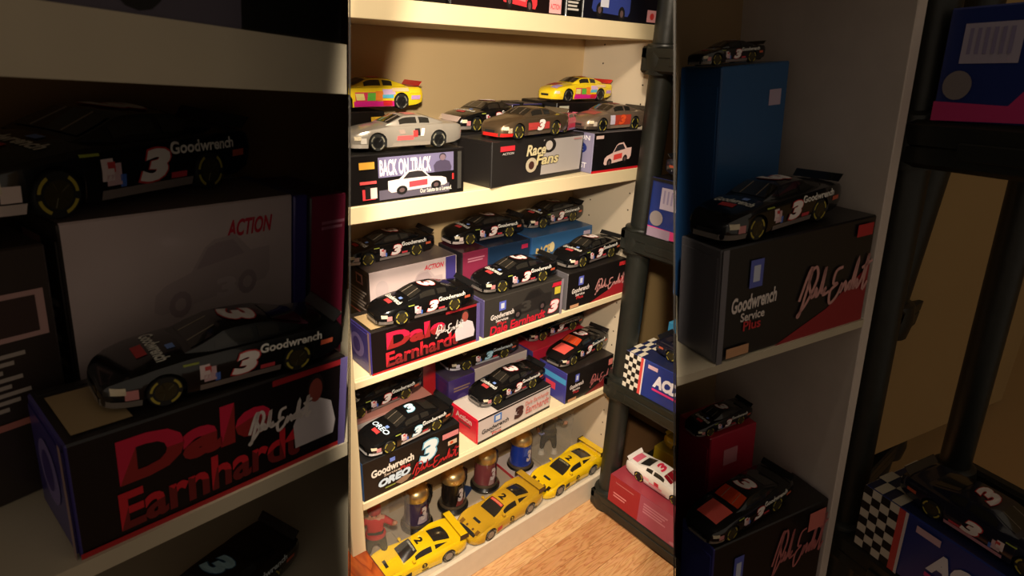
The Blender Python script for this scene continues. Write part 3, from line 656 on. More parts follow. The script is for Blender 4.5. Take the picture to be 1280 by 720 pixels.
display_box(FAR, p, .335, .112, .101, (34, 31, 29), (30, 27, 26), (52, 48, 44),
            [('f', 'poly', (0, 0, 1, 1), (176, 168, 164), {}, [(.50, .12), (.965, .10), (.985, .93), (.52, .93)]), ('f', 'e', (.50, .62, .66, .96), (30, 26, 24)), ('f', 'e', (.54, .68, .62, .90), (200, 190, 180)), T('Race', .33, .59, .55, .86, (40, 30, 24), shear=.2, bold=.07), T('Race', .335, .60, .545, .85, (214, 200, 156), shear=.2, bold=.03), T('Fans', .43, .35, .70, .62, (40, 30, 24), shear=.2, bold=.07), T('Fans', .435, .36, .695, .61, (214, 198, 146), shear=.2, bold=.03),
             ('f', 'e', (.33, .22, .45, .56), (190, 176, 150)), ('f', 'e', (.36, .29, .42, .48), (70, 40, 34)), R(.07, .78, .21, .89, (206, 44, 54)), T('ACTION', .09, .70, .2, .75, (190, 180, 176)), ('f', 'lines', (.86, .84, .96, .9), (180, 130, 124), dict(n=1))],
            'long dark grey box with marbled half under the bronze toy car', g_b, ang=math.radians(7))
make_car(FAR, FAR.z(646.5, 175, ZB_ + .1025), FAR.z(696.7, 169, ZB_ + .1025), 'bronze', 'bronze toy race car with a white 3 on a red door', 'cars on the upper shelf')
p = FAR.z(739.7, 217.8, ZB_); p.y = 1.003
display_box(FAR, p, .205, .11, .101, (15, 12, 12), (134, 128, 156), (150, 140, 140),
            [('f', 'r', (0, 0, 1, .06), (206, 24, 34)), ('f', 'car', (.22, .12, .75, .66), (226, 190, 182), dict(stripe=(216, 66, 60), rise=.1)), R(.04, .86, .18, .94, (220, 190, 180)),
             ('l', 'e', (.22, .46, .82, .78), (26, 40, 110)), T('Bank', .32, .56, .72, .68, (220, 220, 230), 'l'), T('ACTION', .1, .82, .9, .94, (226, 222, 226), 'l'), T('DIE CAST', .1, .12, .85, .26, (220, 216, 222), 'l')],
            'black box with lavender end and red base strip beside the black post', g_b)
p = FAR.z(769, 164, ZB_ + .1025)
make_car(FAR, p, p + Vector((.134, .004, 0)), 'silver_orange', 'silver toy race car with orange door beside the black post', 'cars on the upper shelf')

# middle shelf, back row (tall boxes)
HB = .172; zt = ZC + HB + .001
display_box(FAR, (.572, 1.152, ZC), .248, .112, HB, (206, 186, 184), (42, 34, 30), (110, 96, 92),
            [R(.86, 0, .985, 1, (66, 56, 128)), T('ACTION', .60, .86, .84, .94, (206, 44, 66), shear=.3, bold=.03), ('f', 'car', (.3, .42, .82, .84), (188, 168, 168), dict(glass=(172, 152, 154), rise=.05)), T('3', .58, .52, .68, .66, (204, 186, 186), bold=.05), ('f', 'e', (.06, .6, .2, .86), (192, 174, 174)), ('f', 'e', (.06, .34, .2, .56), (192, 174, 174)),
             R(.45, .78, .75, .93, (170, 120, 116), 'l'), R(.5, .8, .7, .9, (60, 40, 36), 'l'), ('l', 'lines', (.08, .40, .9, .7), (150, 138, 130), dict(n=6)), ('l', 'lines', (.1, .32, .8, .36), (180, 100, 90), dict(n=1))],
            'tall white box with violet edge standing at the left of the middle shelf', g_c)
display_box(FAR, (.836, 1.150, ZC), .085, .112, HB, (136, 44, 72), (44, 40, 44), (70, 30, 40), [('f', 'lines', (.2, .82, .85, .9), (190, 120, 140), dict(n=2)), T('3', .3, .46, .78, .66, (216, 160, 170), shear=.2, bold=.06)], 'maroon box with a pale 3 behind the middle shelf cars', g_c)
display_box(FAR, (.922, 1.150, ZC), .150, .112, HB, (28, 50, 78), (28, 50, 78), (30, 40, 60), [R(.78, .86, .94, .93, (190, 40, 80)), ('f', 'e', (.1, .3, .6, .8), (32, 58, 88))], 'dark blue box between the maroon and the bright blue box', g_c)
display_box(FAR, (1.078, 1.150, ZC), .253, .112, HB, (52, 98, 146), (40, 80, 130), (56, 90, 130),
            [T('RACE', .06, .62, .3, .80, (206, 176, 110), shear=.15, bold=.05, rise=.04), T('Fans', .12, .42, .38, .62, (206, 176, 110), shear=.15, bold=.05, rise=.04), ('f', 'e', (.28, .68, .36, .86), (220, 200, 150)), ('f', 'e', (.05, .44, .14, .6), (40, 30, 26)), R(.84, .86, .96, .93, (190, 170, 190))],
            'bright blue box with gold lettering at the right of the middle shelf', g_c)
gc = 'black cars on the middle shelf'
make_car(FAR, FAR.z(461, 333, zt), FAR.z(521, 320, zt), 'white_nose', 'black toy race car with white nose on the tall white box', gc)
make_car(FAR, FAR.z(588, 306.7, zt), FAR.z(636.7, 297, zt), 'white_nose', 'black toy race car on the maroon and dark blue boxes', gc)
make_car(FAR, FAR.z(688.6, 284, zt), FAR.z(726, 275, zt), 'black', 'black toy race car on the bright blue box', gc)
# middle shelf, front row
DALE = [T('Dale', .13, .50, .66, .90, (206, 28, 66), bold=.05, split=(150, 34, 34)), T('Earnhardt', .12, .09, .78, .44, (206, 34, 48), bold=.03, split=(120, 30, 30), rise=.02),
        R(.0, .0, 1, .05, (176, 28, 34)), ('f', 'man', (.75, .18, .95, .92), (206, 196, 200), dict(skin=(150, 70, 60))), ('f', 'sig', (.56, .42, .82, .72), (220, 210, 206), dict(wd=.0014)), R(.66, .93, .99, .99, (150, 30, 36)), R(.965, 0, 1, 1, (96, 84, 140)), ('l', 'e', (.2, .25, .75, .8), (110, 96, 150)), ('l', 'e', (.3, .35, .6, .7), (60, 46, 110)), R(.93, .0, 1, 1, (150, 120, 120), 'l'), R(.03, .1, .2, .8, (176, 150, 110), 't')]
p = FAR.z(465, 470, ZC); p.y = 1.004
display_box(FAR, p, .287, .112, .102, (20, 13, 13), (58, 50, 118), (40, 34, 30), DALE, 'black box with huge red two-line lettering and violet end, middle shelf', g_c)
make_car(FAR, FAR.z(504.6, 406, -.5535), FAR.z(567, 389.3, -.5535), 'black', 'black toy race car on the box with huge red lettering', gc)
p = FAR.z(602, 424, ZC); p.y = 1.003; p.x += .004
GW = lambda c=WHT: [T('Goodwrench', .08, .42, .36, .56, c, shear=.1, bold=.03, rise=.02), T('Service', .14, .33, .29, .41, c, bold=.02), T('Plus', .16, .24, .27, .33, (196, 44, 50), bold=.02), R(.175, .62, .255, .86, (90, 100, 190)), R(.195, .67, .235, .81, (200, 206, 226))]
display_box(FAR, p, .268, .112, .102, (54, 50, 46), (84, 76, 120), (50, 46, 42),
            [('f', 'car', (.30, .25, .85, .9), (36, 32, 30), dict(glass=(28, 25, 24), rise=.04)), T('3', .45, .4, .58, .68, (58, 54, 50), bold=.05)] + GW() + [T('Dale Earnhardt', .07, .02, .77, .26, (206, 30, 50), shear=.12, bold=.03, rise=.03), T('3', .80, .10, .96, .48, (216, 80, 90), shear=.2, bold=.09), T('3', .81, .12, .95, .46, (236, 222, 222), shear=.2, bold=.06), R(.84, .84, .97, .95, (206, 30, 56), skew=.004), R(.88, .62, .96, .82, (206, 186, 60)), R(.965, 0, 1, 1, (140, 130, 140))],
            'charcoal box with red name lettering and a white 3, centre of the middle shelf', g_c)
make_car(FAR, FAR.z(629.6, 365.7, -.5535), FAR.z(676.8, 352.8, -.5535), 'black', 'black toy race car on the charcoal box with red lettering', gc)
p = FAR.z(710, 390.5, ZC); p.y = 1.003
display_box(FAR, p, .246, .112, .108, (22, 18, 17), (96, 92, 96), (34, 30, 28),
            [('f', 'poly', (0, 0, 1, 1), (160, 30, 38), {}, [(.38, 0), (1, 0), (1, .55), (.72, .22)])] + GW() + [('f', 'sig', (.46, .2, .98, .62), (216, 150, 146), dict(wd=.0016)), R(.86, .84, .97, .95, (190, 40, 44)), R(.06, .03, .2, .12, (200, 150, 110))],
            'dark box with red corner and pale signature at the right of the middle shelf', g_c)
make_car(FAR, FAR.z(727.5, 335, -.5475), FAR.z(764, 322, -.5475), 'black', 'black toy race car on the signature box at the right of the middle shelf', gc)

# lower shelf, back row
gd = 'black cars on the lower shelf'; zt = ZD + .131
display_box(FAR, (.458, 1.122, ZD), .265, .125, .130, (206, 150, 140), (170, 120, 110), (206, 140, 128), [('f', 'e', (-.0, .4, .3, .8), (206, 120, 104)), ('f', 'e', (.35, .2, .7, .7), (210, 130, 112)), ('f', 'e', (.7, .4, .98, .9), (206, 90, 84)), R(.05, .86, .95, .97, (220, 206, 200))], 'pinkish blotched box behind the cookie themed car on the lower shelf', g_d)
make_car(FAR, FAR.z(453, 523, zt), FAR.z(506, 500, zt), 'black', 'black toy race car on the pinkish blotched box', gd)
display_box(FAR, (.728, 1.205, ZD), .06, .07, .19, (176, 30, 34), (150, 24, 30), (60, 20, 20), [R(.0, .0, .3, .9, (40, 22, 24))], 'red upright box in the corner behind the pinkish box', g_d)
display_box(FAR, (.792, 1.150, ZD), .094, .112, .128, (72, 52, 118), (60, 44, 100), (70, 60, 80), [('f', 'lines', (.2, .66, .8, .8), (150, 120, 110), dict(n=2)), ('f', 'e', (.3, .3, .7, .6), (96, 74, 140))], 'purple box beside the white box in the middle of the lower shelf', g_d)
display_box(FAR, (.889, 1.160, ZD), .205, .115, .130, (206, 190, 182), (70, 50, 116), (120, 100, 110), [T('ACTION', .72, .70, .94, .82, (200, 110, 110), shear=.2), R(.1, .1, .6, .2, (200, 160, 160)), ('l', 'lines', (.15, .1, .85, .3), (150, 120, 100), dict(n=2)), ('l', 'e', (.3, .45, .7, .85), (96, 74, 140))], 'white box under the dark chrome car, back of the lower shelf', g_d)
make_car(FAR, FAR.z(584, 463, zt), FAR.z(630, 448, zt), 'chrome', 'dark chrome toy race car with pale blue 3 above the purple and white boxes', gd)
display_box(FAR, (1.098, 1.140, ZD), .262, .125, .130, (196, 36, 62), (56, 50, 120), (190, 40, 56), [R(.05, .1, .3, .5, (216, 110, 120)), R(.4, .55, .62, .68, (216, 150, 160)), R(.5, .78, .54, .86, (70, 70, 150)), ('l', 'e', (.3, .45, .6, .8), (150, 120, 180))], 'crimson box with violet end at the back right of the lower shelf', g_d)
make_car(FAR, FAR.z(680, 425.8, zt), FAR.z(716, 413, zt), 'black', 'black toy race car on the crimson box', gd)
# lower shelf, front row
display_box(FAR, (.456, 1.003, ZD), .270, .112, .108, (17, 15, 15), (40, 70, 110), (26, 24, 24),
            [T('Goodwrench', .08, .52, .50, .72, (230, 220, 206), bold=.04, rise=.02), T('Service', .2, .44, .36, .51, (210, 190, 170)), T('Plus', .36, .42, .46, .52, (200, 50, 50)), R(.26, .76, .31, .86, (110, 130, 210)), T('OREO', .14, .20, .46, .40, (206, 222, 236), shear=.2, bold=.07, rise=.03), ('f', 'poly', (0, 0, 1, 1), (150, 120, 96), {}, [(.3, .16), (.36, .06), (.42, .09), (.47, .2), (.4, .24)]), T('3', .54, .32, .76, .92, (120, 180, 206), shear=.2, bold=.08), T('3', .555, .35, .745, .89, (236, 240, 242), shear=.2, bold=.05), ('f', 'sig', (.47, .03, .97, .42), (196, 34, 40), dict(wd=.0016)), R(.80, .72, .98, .86, (214, 130, 130)), R(.86, .5, .96, .62, (214, 180, 150)), ('f', 'e', (.88, .52, .92, .6), (206, 80, 40)), R(.2, .14, .3, .17, (140, 150, 60))],
            'black box with cookie brand lettering, blue-edged 3 and red signature, lower shelf', g_d)
make_car(FAR, FAR.z(488, 566.7, -.8705), FAR.z(546.3, 538.3, -.8705), 'cookie', 'black and white toy race car with blue-edged 3 on the lower left box', gd)
p = FAR.z(596.7, 556.4, ZD)
display_box(FAR, p, .280, .115, .078, (206, 190, 184), (206, 32, 52), (196, 184, 176),
            [R(0, 0, 1, .10, (20, 16, 16)), R(0, .93, 1, 1, (20, 16, 16)), T('Goodwrench', .05, .34, .40, .52, (30, 24, 24), shear=.1, bold=.03, rise=.03), T('Service', .16, .24, .30, .32, (40, 30, 30)), T('Plus', .18, .13, .30, .23, (206, 60, 50)), R(.20, .60, .30, .9, (70, 120, 190)), R(.22, .66, .28, .84, (216, 216, 220)),
             T('3', .47, .28, .60, .78, (60, 24, 24), shear=.1, bold=.08), T('Dale Earnhardt', .62, .66, .96, .82, (206, 120, 110), shear=.1, bold=.02), T('Earnhardt', .63, .3, .97, .6, (206, 110, 104), shear=.1, bold=.02),
             T('Action', .2, .62, .8, .86, (216, 180, 170), 'l', bold=.03), R(.3, .46, .75, .56, (130, 50, 50), 'l'), R(.25, .0, 1, 1, (22, 20, 20), 't')],
            'white box with black base stripe and red end, centre of the lower shelf', g_d, ang=math.radians(2.7))
make_car(FAR, FAR.z(621.7, 506.4, -.8995), FAR.z(666, 485.5, -.8995), 'black', 'black toy race car on the white box with red end', gd)
p = FAR.z(699.4, 502, ZD); p.y = 1.010
display_box(FAR, p, .212, .12, .106, (24, 19, 18), (60, 60, 134), (36, 30, 26),
            [('f', 'poly', (0, 0, 1, 1), (120, 26, 30), {}, [(.4, 0), (1, 0), (1, .4)])] + GW() + [('f', 'sig', (.5, .2, .97, .6), (190, 110, 110), dict(wd=.0015)), R(.88, .7, .97, .9, (216, 120, 110)), R(.05, .04, .22, .13, (190, 140, 100)), R(0, .62, 1, .8, (70, 150, 200), 'l'), R(.3, .3, .65, .52, (206, 60, 80), 'l')],
            'dark box with blue and violet end under the red-hooded car, bookcase lower shelf', g_d)
p = FAR.z(721.7, 455, -.8725)
make_car(FAR, p, FAR.z(753.6, 437, -.8725), 'flame', 'black toy race car with red hood and orange windshield on the lower right box', gd)

# ------------------------------------------------------------------ bottom shelf: steins, figures, yellow cars
def stein(p, ang, label, band, accents, num):
    r = empty('beer_stein', place(FAR, p, ang)); tag(r, label, 'stein', 'lidded steins on the bottom shelf')
    s = .92
    MB().lathe([(.046, 0), (.049, .004), (.049, .010), (.044, .016), (.041, .020)], n=32).build('base', mat('stein_black', (.012, .012, .012), .25, coat=.5), r, 35)
    MB().lathe([(.0415, .018), (.043, .022), (.0405, .028)], n=32).build('lower_ring', mat('stein_pewter', C8(130, 116, 96), .35, metal=.7), r, 35)
    MB().lathe([(.0385, .026), (.0360, .06), (.0345, .10), (.0350, .110)], n=36).build('printed_body', mat('stein_%d_%d_%d' % band, C8(*band), .25, coat=.4, var=.35, scale=25), r, 60)
    MB().lathe([(.0375, .108), (.0385, .112), (.0375, .118)], n=32).build('lid_rim', GOLD, r, 35)
    MB().lathe([(.0375, .117), (.0372, .124), (.034, .133), (.028, .140), (.018, .145), (.011, .147), (.010, .152), (.013, .158), (.008, .165), (.001, .167)], n=32).build('dome_lid', GOLD, r, 50)
    MB().tube([(.035, 0, .104), (.055, 0, .106), (.070, 0, .092), (.071, 0, .066), (.060, 0, .044), (.040, 0, .036)], [.006, .007, .007, .0065, .006, .005], 10).build('handle', mat('stein_black', (.012, .012, .012), .25, coat=.5), r, 60)
    MB().tube([(.034, 0, .118), (.050, 0, .122), (.052, 0, .138), (.046, 0, .150)], [.005, .005, .006, .004], 8).build('thumb_lever', GOLD, r, 60)
    def cyl(e): return lambda u, v, k=0: ((.0345 + (.11 - v) * .047 + e + k) * math.cos(u), (.0345 + (.11 - v) * .047 + e + k) * math.sin(u), v)
    for i, (u0, v0, u1, v1, c) in enumerate(accents):
        put_rect(cyl(.0008 + i * .0002), (u0, v0, u1, v1), c, r, n=(6, 2), skew=.15)
    put_text(cyl(.0030), num, (-2.15, .048, -1.6, .092), (220, 206, 206), r, shear=.2, bold=.06, name='number')
    return r
gA = -math.radians(20)
stein(FAR.z(521, 655, ZE), .35, 'gold-lidded stein with purple-grey print, leftmost of the four steins', (70, 56, 84), [(-2.4, .035, -1.6, .06, (200, 180, 190)), (-2.2, .07, -1.5, .09, (110, 40, 50)), (-1.1, .03, -.6, .05, (190, 176, 180)), (-1.3, .075, -.7, .1, (40, 30, 50))], '3')
stein(FAR.z(566, 632, ZE), .35, 'gold-lidded stein with near-black print, second of the four steins', (30, 24, 22), [(-2.3, .03, -1.6, .05, (140, 60, 54)), (-1.5, .04, -1.0, .06, (196, 190, 186)), (-1.0, .07, -.4, .1, (176, 166, 160)), (-2.2, .07, -1.7, .1, (60, 50, 46))], '3')
stein(FAR.z(606, 606, ZE), .35, 'gold-lidded stein with dusky red print, third of the four steins', (132, 66, 70), [(-2.3, .03, -1.8, .06, (186, 150, 150)), (-1.5, .07, -1.1, .1, (40, 26, 28)), (-.9, .035, -.5, .08, (196, 120, 120)), (-1.7, .03, -1.4, .045, (30, 22, 24))], '3')
stein(FAR.z(650, 583, ZE), .35, 'gold-lidded stein with bright blue print, rightmost of the four steins', (34, 62, 168), [(-.95, .03, -.5, .1, (150, 40, 50)), (-.6, .03, -.2, .08, (206, 190, 190)), (-2.4, .07, -1.9, .1, (60, 90, 190))], '3')

def skin_mesh(joints, edges, mirror=None, sub=1):
    me = bpy.data.meshes.new('sk'); me.from_pydata([j[:3] for j in joints], edges, [])
    o = bpy.data.objects.new('sk', me); COL.objects.link(o)
    m = o.modifiers.new('s', 'SKIN'); m.use_smooth_shade = True
    for i, j in enumerate(joints):
        d = me.skin_vertices[0].data[i] if me.skin_vertices else None
        if d: d.radius = (j[3], j[3] if len(j) < 5 else j[4])
    if me.skin_vertices: me.skin_vertices[0].data[0].use_root = True
    s2 = o.modifiers.new('u', 'SUBSURF'); s2.levels = sub; s2.render_levels = sub
    dg = bpy.context.evaluated_depsgraph_get(); dg.update()
    out = bpy.data.meshes.new_from_object(o.evaluated_get(dg)); bpy.data.objects.remove(o); return out
def figure(p, ang, label, coat, trousers, boots, hatc, sc=1.3):
    r = empty('toy_figure', place(FAR, p, ang) @ Matrix.Scale(sc, 4)); tag(r, label, 'figure', 'toy figures in clear cases')
    z0 = .012
    # joints: pelvis, waist, chest, neck, head, arms, legs
    J = [(0, 0, .066 + z0, .017, .015), (0, 0, .08 + z0, .016, .014), (0, 0, .100 + z0, .018, .014), (0, -.001, .113 + z0, .008), (0, -.002, .126 + z0, .012), (0, -.001, .137 + z0, .010),
         (-.018, 0, .107 + z0, .008), (-.034, -.006, .09 + z0, .0065), (-.03, -.02, .077 + z0, .005), (.018, 0, .107 + z0, .008), (.036, -.006, .096 + z0, .0065), (.044, -.018, .108 + z0, .005),
         (-.012, 0, .052 + z0, .011), (-.016, -.002, .03 + z0, .008), (-.018, 0, .012 + z0, .006), (.012, 0, .052 + z0, .011), (.016, -.002, .03 + z0, .008), (.018, 0, .012 + z0, .006)]
    E_ = [(0, 1), (1, 2), (2, 3), (3, 4), (4, 5), (2, 6), (6, 7), (7, 8), (2, 9), (9, 10), (10, 11), (0, 12), (12, 13), (13, 14), (0, 15), (15, 16), (16, 17)]
    me = skin_mesh(J, E_); skin = mat('figure_skin', C8(196, 140, 110), .5)
    me.materials.clear(); me.materials.append(skin); me.materials.append(mat('fig_%d_%d_%d' % coat, C8(*coat), .7, var=.2)); me.materials.append(mat('fig_%d_%d_%d' % trousers, C8(*trousers), .8, var=.5, scale=120))
    for q in me.polygons:
        c = q.center; q.use_smooth = True
        q.material_index = 0
        if c.z < .075 + z0: q.material_index = 2
        elif c.z < .112 + z0 and not (abs(c.x) > .030 and c.y < -.014): q.material_index = 1
        if abs(c.x) > .038 and c.z > .100 + z0: q.material_index = 0
    link('body', me, r)
    for s in (-1, 1): MB().lathe([(.009, 0), (.0105, .004), (.009, .010), (.0065, .018)], c=(s * .018, -.004, z0 - .006), n=14).build('boot', mat('fig_%d_%d_%d' % boots, C8(*boots), .5), r, 60)
    MB().lathe([(.0135, .126 + z0), (.0145, .134 + z0), (.012, .144 + z0), (.005, .150 + z0), (.001, .152 + z0)], n=18).build('hat', mat('fig_%d_%d_%d' % hatc, C8(*hatc), .7), r, 60)
    for s in (-1, 1): MB().lathe([(.0014, 0), (.0014, .001)], c=(s * .0045, -.0145, .127 + z0), n=8, axis='y').build('eye', DARK, r)
    MB().lathe([(.0019, -.002), (.0004, -.004)], c=(0, -.0125, .123 + z0), n=8, axis='y').build('nose', skin, r)
    MB().tube([(-.03, -.02, .077 + z0), (-.026, -.03, .08 + z0), (-.02, -.034, .086 + z0)], .0028, 6).build('held_prop', mat('prop_blue', C8(130, 140, 190), .5), r)
    # jacket hem and belt
    MB().lathe([(.0205, .074 + z0), (.022, .068 + z0), (.0205, .064 + z0)], n=20, squash=.8).build('jacket_hem', mat('fig_%d_%d_%d' % coat, C8(*coat), .7, var=.2), r, 60)
    return r
def clear_case(p, ang, W_, D_, H_, label):
    r = empty('clear_case', place(FAR, p, ang)); tag(r, label, 'case', 'clear figure cases')
    t = .0008
    b = MB(); b.box((-W_ / 2, -D_ / 2, .010), (-W_ / 2 + t, D_ / 2, H_)); b.box((W_ / 2 - t, -D_ / 2, .010), (W_ / 2, D_ / 2, H_)); b.box((-W_ / 2 + t, -D_ / 2, .010), (W_ / 2 - t, -D_ / 2 + t, H_)); b.box((-W_ / 2, -D_ / 2, H_), (W_ / 2, D_ / 2, H_ + t))
    b.build('clear_cover', CLEAR, r)
    MB().box((-W_ / 2, D_ / 2, .0), (W_ / 2, D_ / 2 + .0015, H_)).build('back_card', mat('case_card', C8(176, 160, 140), .5, var=.15), r)
    MB().box((-W_ / 2 - .002, -D_ / 2 - .002, 0), (W_ / 2 + .002, D_ / 2, .010), bev=.002).build('base', mat('case_base', C8(186, 172, 150), .4), r)
p1 = Vector((.556, 1.142, ZE)); clear_case(p1, 0, .130, .12, .225, 'clear plastic case holding the red-topped figure at the lower left')
figure(p1 + Vector((-.012, -.005, -.005)), -.5, 'small figure in red jacket, camouflage trousers and white boots', (196, 34, 34), (58, 58, 40), (226, 220, 210), (170, 30, 30))
p2 = Vector((1.245, 1.185, ZE)); clear_case(p2, 0, .12, .11, .225, 'clear plastic case holding the dark green figure behind the rightmost yellow car')
figure(p2 + Vector((0, 0, -.005)), -.6, 'small figure in dark olive clothes and white shoes', (66, 60, 46), (54, 50, 40), (216, 206, 190), (60, 50, 40))
tag(MB().box((0, 0, 0), (.05, .04, .0014)).build('blue_card', card((44, 62, 104))), 'small blue card lying behind the worn yellow car', 'card').matrix_world = place(FAR, FAR.z(583, 622, ZE), .5)
rb = empty('flat_red_box', place(FAR, Vector((1.06, 1.215, ZE)), 0)); tag(rb, 'flat red-edged white box lying behind the blue stein', 'box')
MB().box((0, -.09, 0), (.10, .05, .012), bev=.001, mats6=[1, 1, 1, 1, 0, 0]).build('carton', [card((214, 200, 196)), card((196, 40, 54))], rb)
MB().box((.004, -.086, .0118), (.096, .046, .0128)).build('lid', card((214, 200, 196)), rb)
gy = 'yellow cars on the bottom shelf'
r1 = FAR.z(560, 700, ZE)
make_car(FAR, r1 + Vector((-.158, .012, 0)), r1, 'yellow', 'bright yellow toy sports car with black windshield, leftmost on the bottom shelf', gy, L=.28)
make_car(FAR, FAR.z(611, 675, ZE), FAR.z(662, 640, ZE), 'yellow_worn', 'worn mustard toy sports car with red windshield band, middle of the bottom shelf', gy, L=.288)
make_car(FAR, FAR.z(701, 617, ZE), FAR.z(741, 591, ZE), 'yellow_plain', 'yellow toy sports car with dark headlight pits, rightmost on the bottom shelf', gy, L=.285)

# red-brown wooden chest just in view at the lower left
q0 = FAR.z(438, 670, -1.12); q1 = FAR.z(470, 722, -1.12)
ch = empty('wooden_chest', FAR.M.copy()); tag(ch, 'glossy red-brown wooden chest standing in front of the bookcase at lower left', 'chest')
CH = wood('cherry_wood', C8(168, 78, 30), C8(120, 48, 18), sc=(10, 2, 10), rough=.25)
dv = (q1 - q0); ex = q0.x
MB().box((-.02, .50, -1.14), (ex + .012, q0.y + .02, -1.12), bev=.005).build('top_board', CH, ch, 40)
MB().box((-.005, .52, -1.42), (ex - .004, q0.y + .004, -1.14), bev=.003).build('chest_body', CH, ch)
MB().lathe([(.006, 0), (.008, .004), (.012, .012), (.010, .018), (.002, .021)], c=(ex - .004, .78, -1.24), n=16, axis='x').build('knob', GOLD, ch, 50)

# ------------------------------------------------------------------ black plastic shelving: boxes facing left
gr = 'boxes on the black plastic shelving'
def rack_box(fr, p, L, D, H, front, end, top, specs, label, grp): return display_box(fr, p, L, D, H, front, end, top, specs, label, grp, ang=-PI / 2)
zT1 = -.4395
rack_box(FAR, (1.262, .905, zT1), .26, .12, .155, (36, 52, 120), (24, 22, 40), (20, 18, 22),
         [('f', 'poly', (0, 0, 1, 1), (206, 56, 120), {}, [(.0, .0), (.5, .02), (.62, .14), (.66, .4), (.72, .8), (.85, 1), (.6, 1), (.56, .5), (.4, .16), (.0, .18)]), ('f', 'r', (.0, .0, .3, .16), (150, 130, 150)), R(.14, .50, .46, .86, (186, 176, 196)), *[R(.17 + i * .045, .60 - i * .004, .19 + i * .045, .82 - i * .004, (150, 140, 176)) for i in range(6)], ('f', 'e', (.04, .2, .2, .46), (140, 130, 130)), ('f', 'man', (.55, .0, .98, .9), (24, 20, 24), dict(skin=(206, 120, 110), hair=(30, 20, 20))), R(0, .95, 1, 1, (14, 12, 14)), R(0, 0, .03, 1, (14, 12, 14))],
         'blue and pink box printed with a portrait on the upper black tray', gr)
p = Vector((1.285, .70, zT1 + .156)); make_car(FAR, p, p + Vector((.0, .13, 0)), 'navy', 'black and white toy race car on the blue and pink portrait box', 'cars on the black shelving', side='right')
zT2 = -.9145
pc = FAR.x(795, 488, 1.283)
rack_box(FAR, (1.262, .914, zT2), .275, .13, .118, (30, 48, 124), (214, 206, 190), (30, 36, 70),
         [R(0, 0, .20, 1, (214, 206, 190)), ('f', 'checks', (0, 0, .20, 1), (18, 16, 14), dict(n=(4, 8))), R(.20, 0, .235, 1, (206, 70, 66)), R(.235, 0, .25, 1, (220, 206, 206)), T('ACDelco', .38, .40, .92, .74, (226, 222, 230), shear=.15, bold=.06), R(.38, .30, .95, .36, (206, 50, 120)), R(.30, .82, .42, .92, (206, 170, 180)), ('t', 'checks', (0, 0, .20, 1), (200, 190, 170), dict(n=(4, 4)))],
         'blue box with checkered end and white lettering on the middle black tray', gr)
p = Vector((1.305, .66, zT2 + .119)); make_car(FAR, p, p + Vector((.0, .134, 0)), 'navy', 'dark toy race car on the blue box with checkered end', 'cars on the black shelving', side='right')
rack_box(FAR, (1.47, .92, zT2), .275, .12, .15, (70, 160, 210), (60, 140, 190), (80, 170, 214), [T('PEPSI', .1, .5, .5, .8, (226, 220, 230), bold=.05), R(.05, .7, .2, .8, (206, 80, 100))][1:], 'light blue box behind the checkered box', gr)
p = Vector((1.485, .68, zT2 + .151)); make_car(FAR, p, p + Vector((.0, .134, 0)), 'sky', 'blue and white toy race car on the light blue box', 'cars on the black shelving', side='right')
zT3 = -1.3495
rack_box(FAR, (1.262, .912, zT3), .40, .14, .105, (140, 46, 64), (120, 30, 40), (150, 56, 66),
         [R(0, 0, .3, 1, (150, 26, 36)), R(.3, .0, 1, 1, (156, 70, 90)), ('f', 'lines', (.06, .76, .24, .84), (176, 90, 90), dict(n=1)), ('f', 'lines', (.05, .25, .18, .45), (206, 120, 120), dict(n=2)), ('f', 'lines', (.34, .42, .56, .8), (190, 120, 136), dict(n=4)), ('f', 'e', (.66, .4, .76, .72), (190, 100, 120)), ('f', 'car', (.6, .02, .98, .3), (170, 110, 124), dict(glass=(140, 60, 80)))],
         'long dark red box on the bottom black tray', gr)
p = Vector((1.30, .70, zT3 + .106)); make_car(FAR, p, p + Vector((.0, .134, 0)), 'white_red', 'white and red toy race car on the long dark red box', 'cars on the black shelving', side='right')
rack_box(FAR, (1.47, .90, zT3), .35, .12, .125, (214, 180, 40), (206, 170, 36), (220, 190, 60), [R(.06, .2, .3, .5, (226, 206, 120)), R(.4, .4, .7, .6, (196, 90, 50))], 'yellow box behind the dark red box', gr)
p = Vector((1.485, .69, zT3 + .126)); make_car(FAR, p, p + Vector((.0, .134, 0)), 'yellow_stock', 'yellow toy race car on the yellow box', 'cars on the black shelving', side='right')

# ------------------------------------------------------------------ dim shelving close to the camera, left
def wedge_plank(fr, pxcut, yf, yb, z0, z1, xo, left=True):
    """a board of a rack whose inner end is cut on the slant of the rack's end panel"""
    g = .004 if left else -.004
    b = MB()
    vs = []
    for z in (z0, z1):
        a0, a1 = fr.colx(pxcut, yf, z) - g, fr.colx(pxcut, yb, z) - g
        P = [(xo, yf), (a0, yf), (a1, yb), (xo, yb)] if left else [(a0, yf), (xo, yf), (xo, yb), (a1, yb)]
        vs += [(x, y, z) for x, y in P]
    b.add(vs, [(3, 2, 1, 0), (4, 5, 6, 7), (0, 1, 5, 4), (1, 2, 6, 5), (2, 3, 7, 6), (3, 0, 4, 7)]); return b
def end_shield_panel(fr, pxcut, yf, yb, z0, z1, left=True, t=.0012):  # dark end board, added to screen a near rack from the spots
    g = -t if left else t
    P = [(fr.colx(pxcut, y, z), y, z) for y, z in ((yf, z0), (yb, z0), (yb, z1), (yf, z1))]
    Q = [(x + g, y, z) for x, y, z in P]
    return MB().add(P + Q, [(0, 1, 2, 3), (7, 6, 5, 4), (0, 3, 7, 4), (1, 5, 6, 2), (0, 4, 5, 1), (3, 2, 6, 7)])
nl = empty('near_bookcase', LU.M.copy()); tag(nl, 'shadowed cream bookcase close to the camera on the left', 'bookcase')
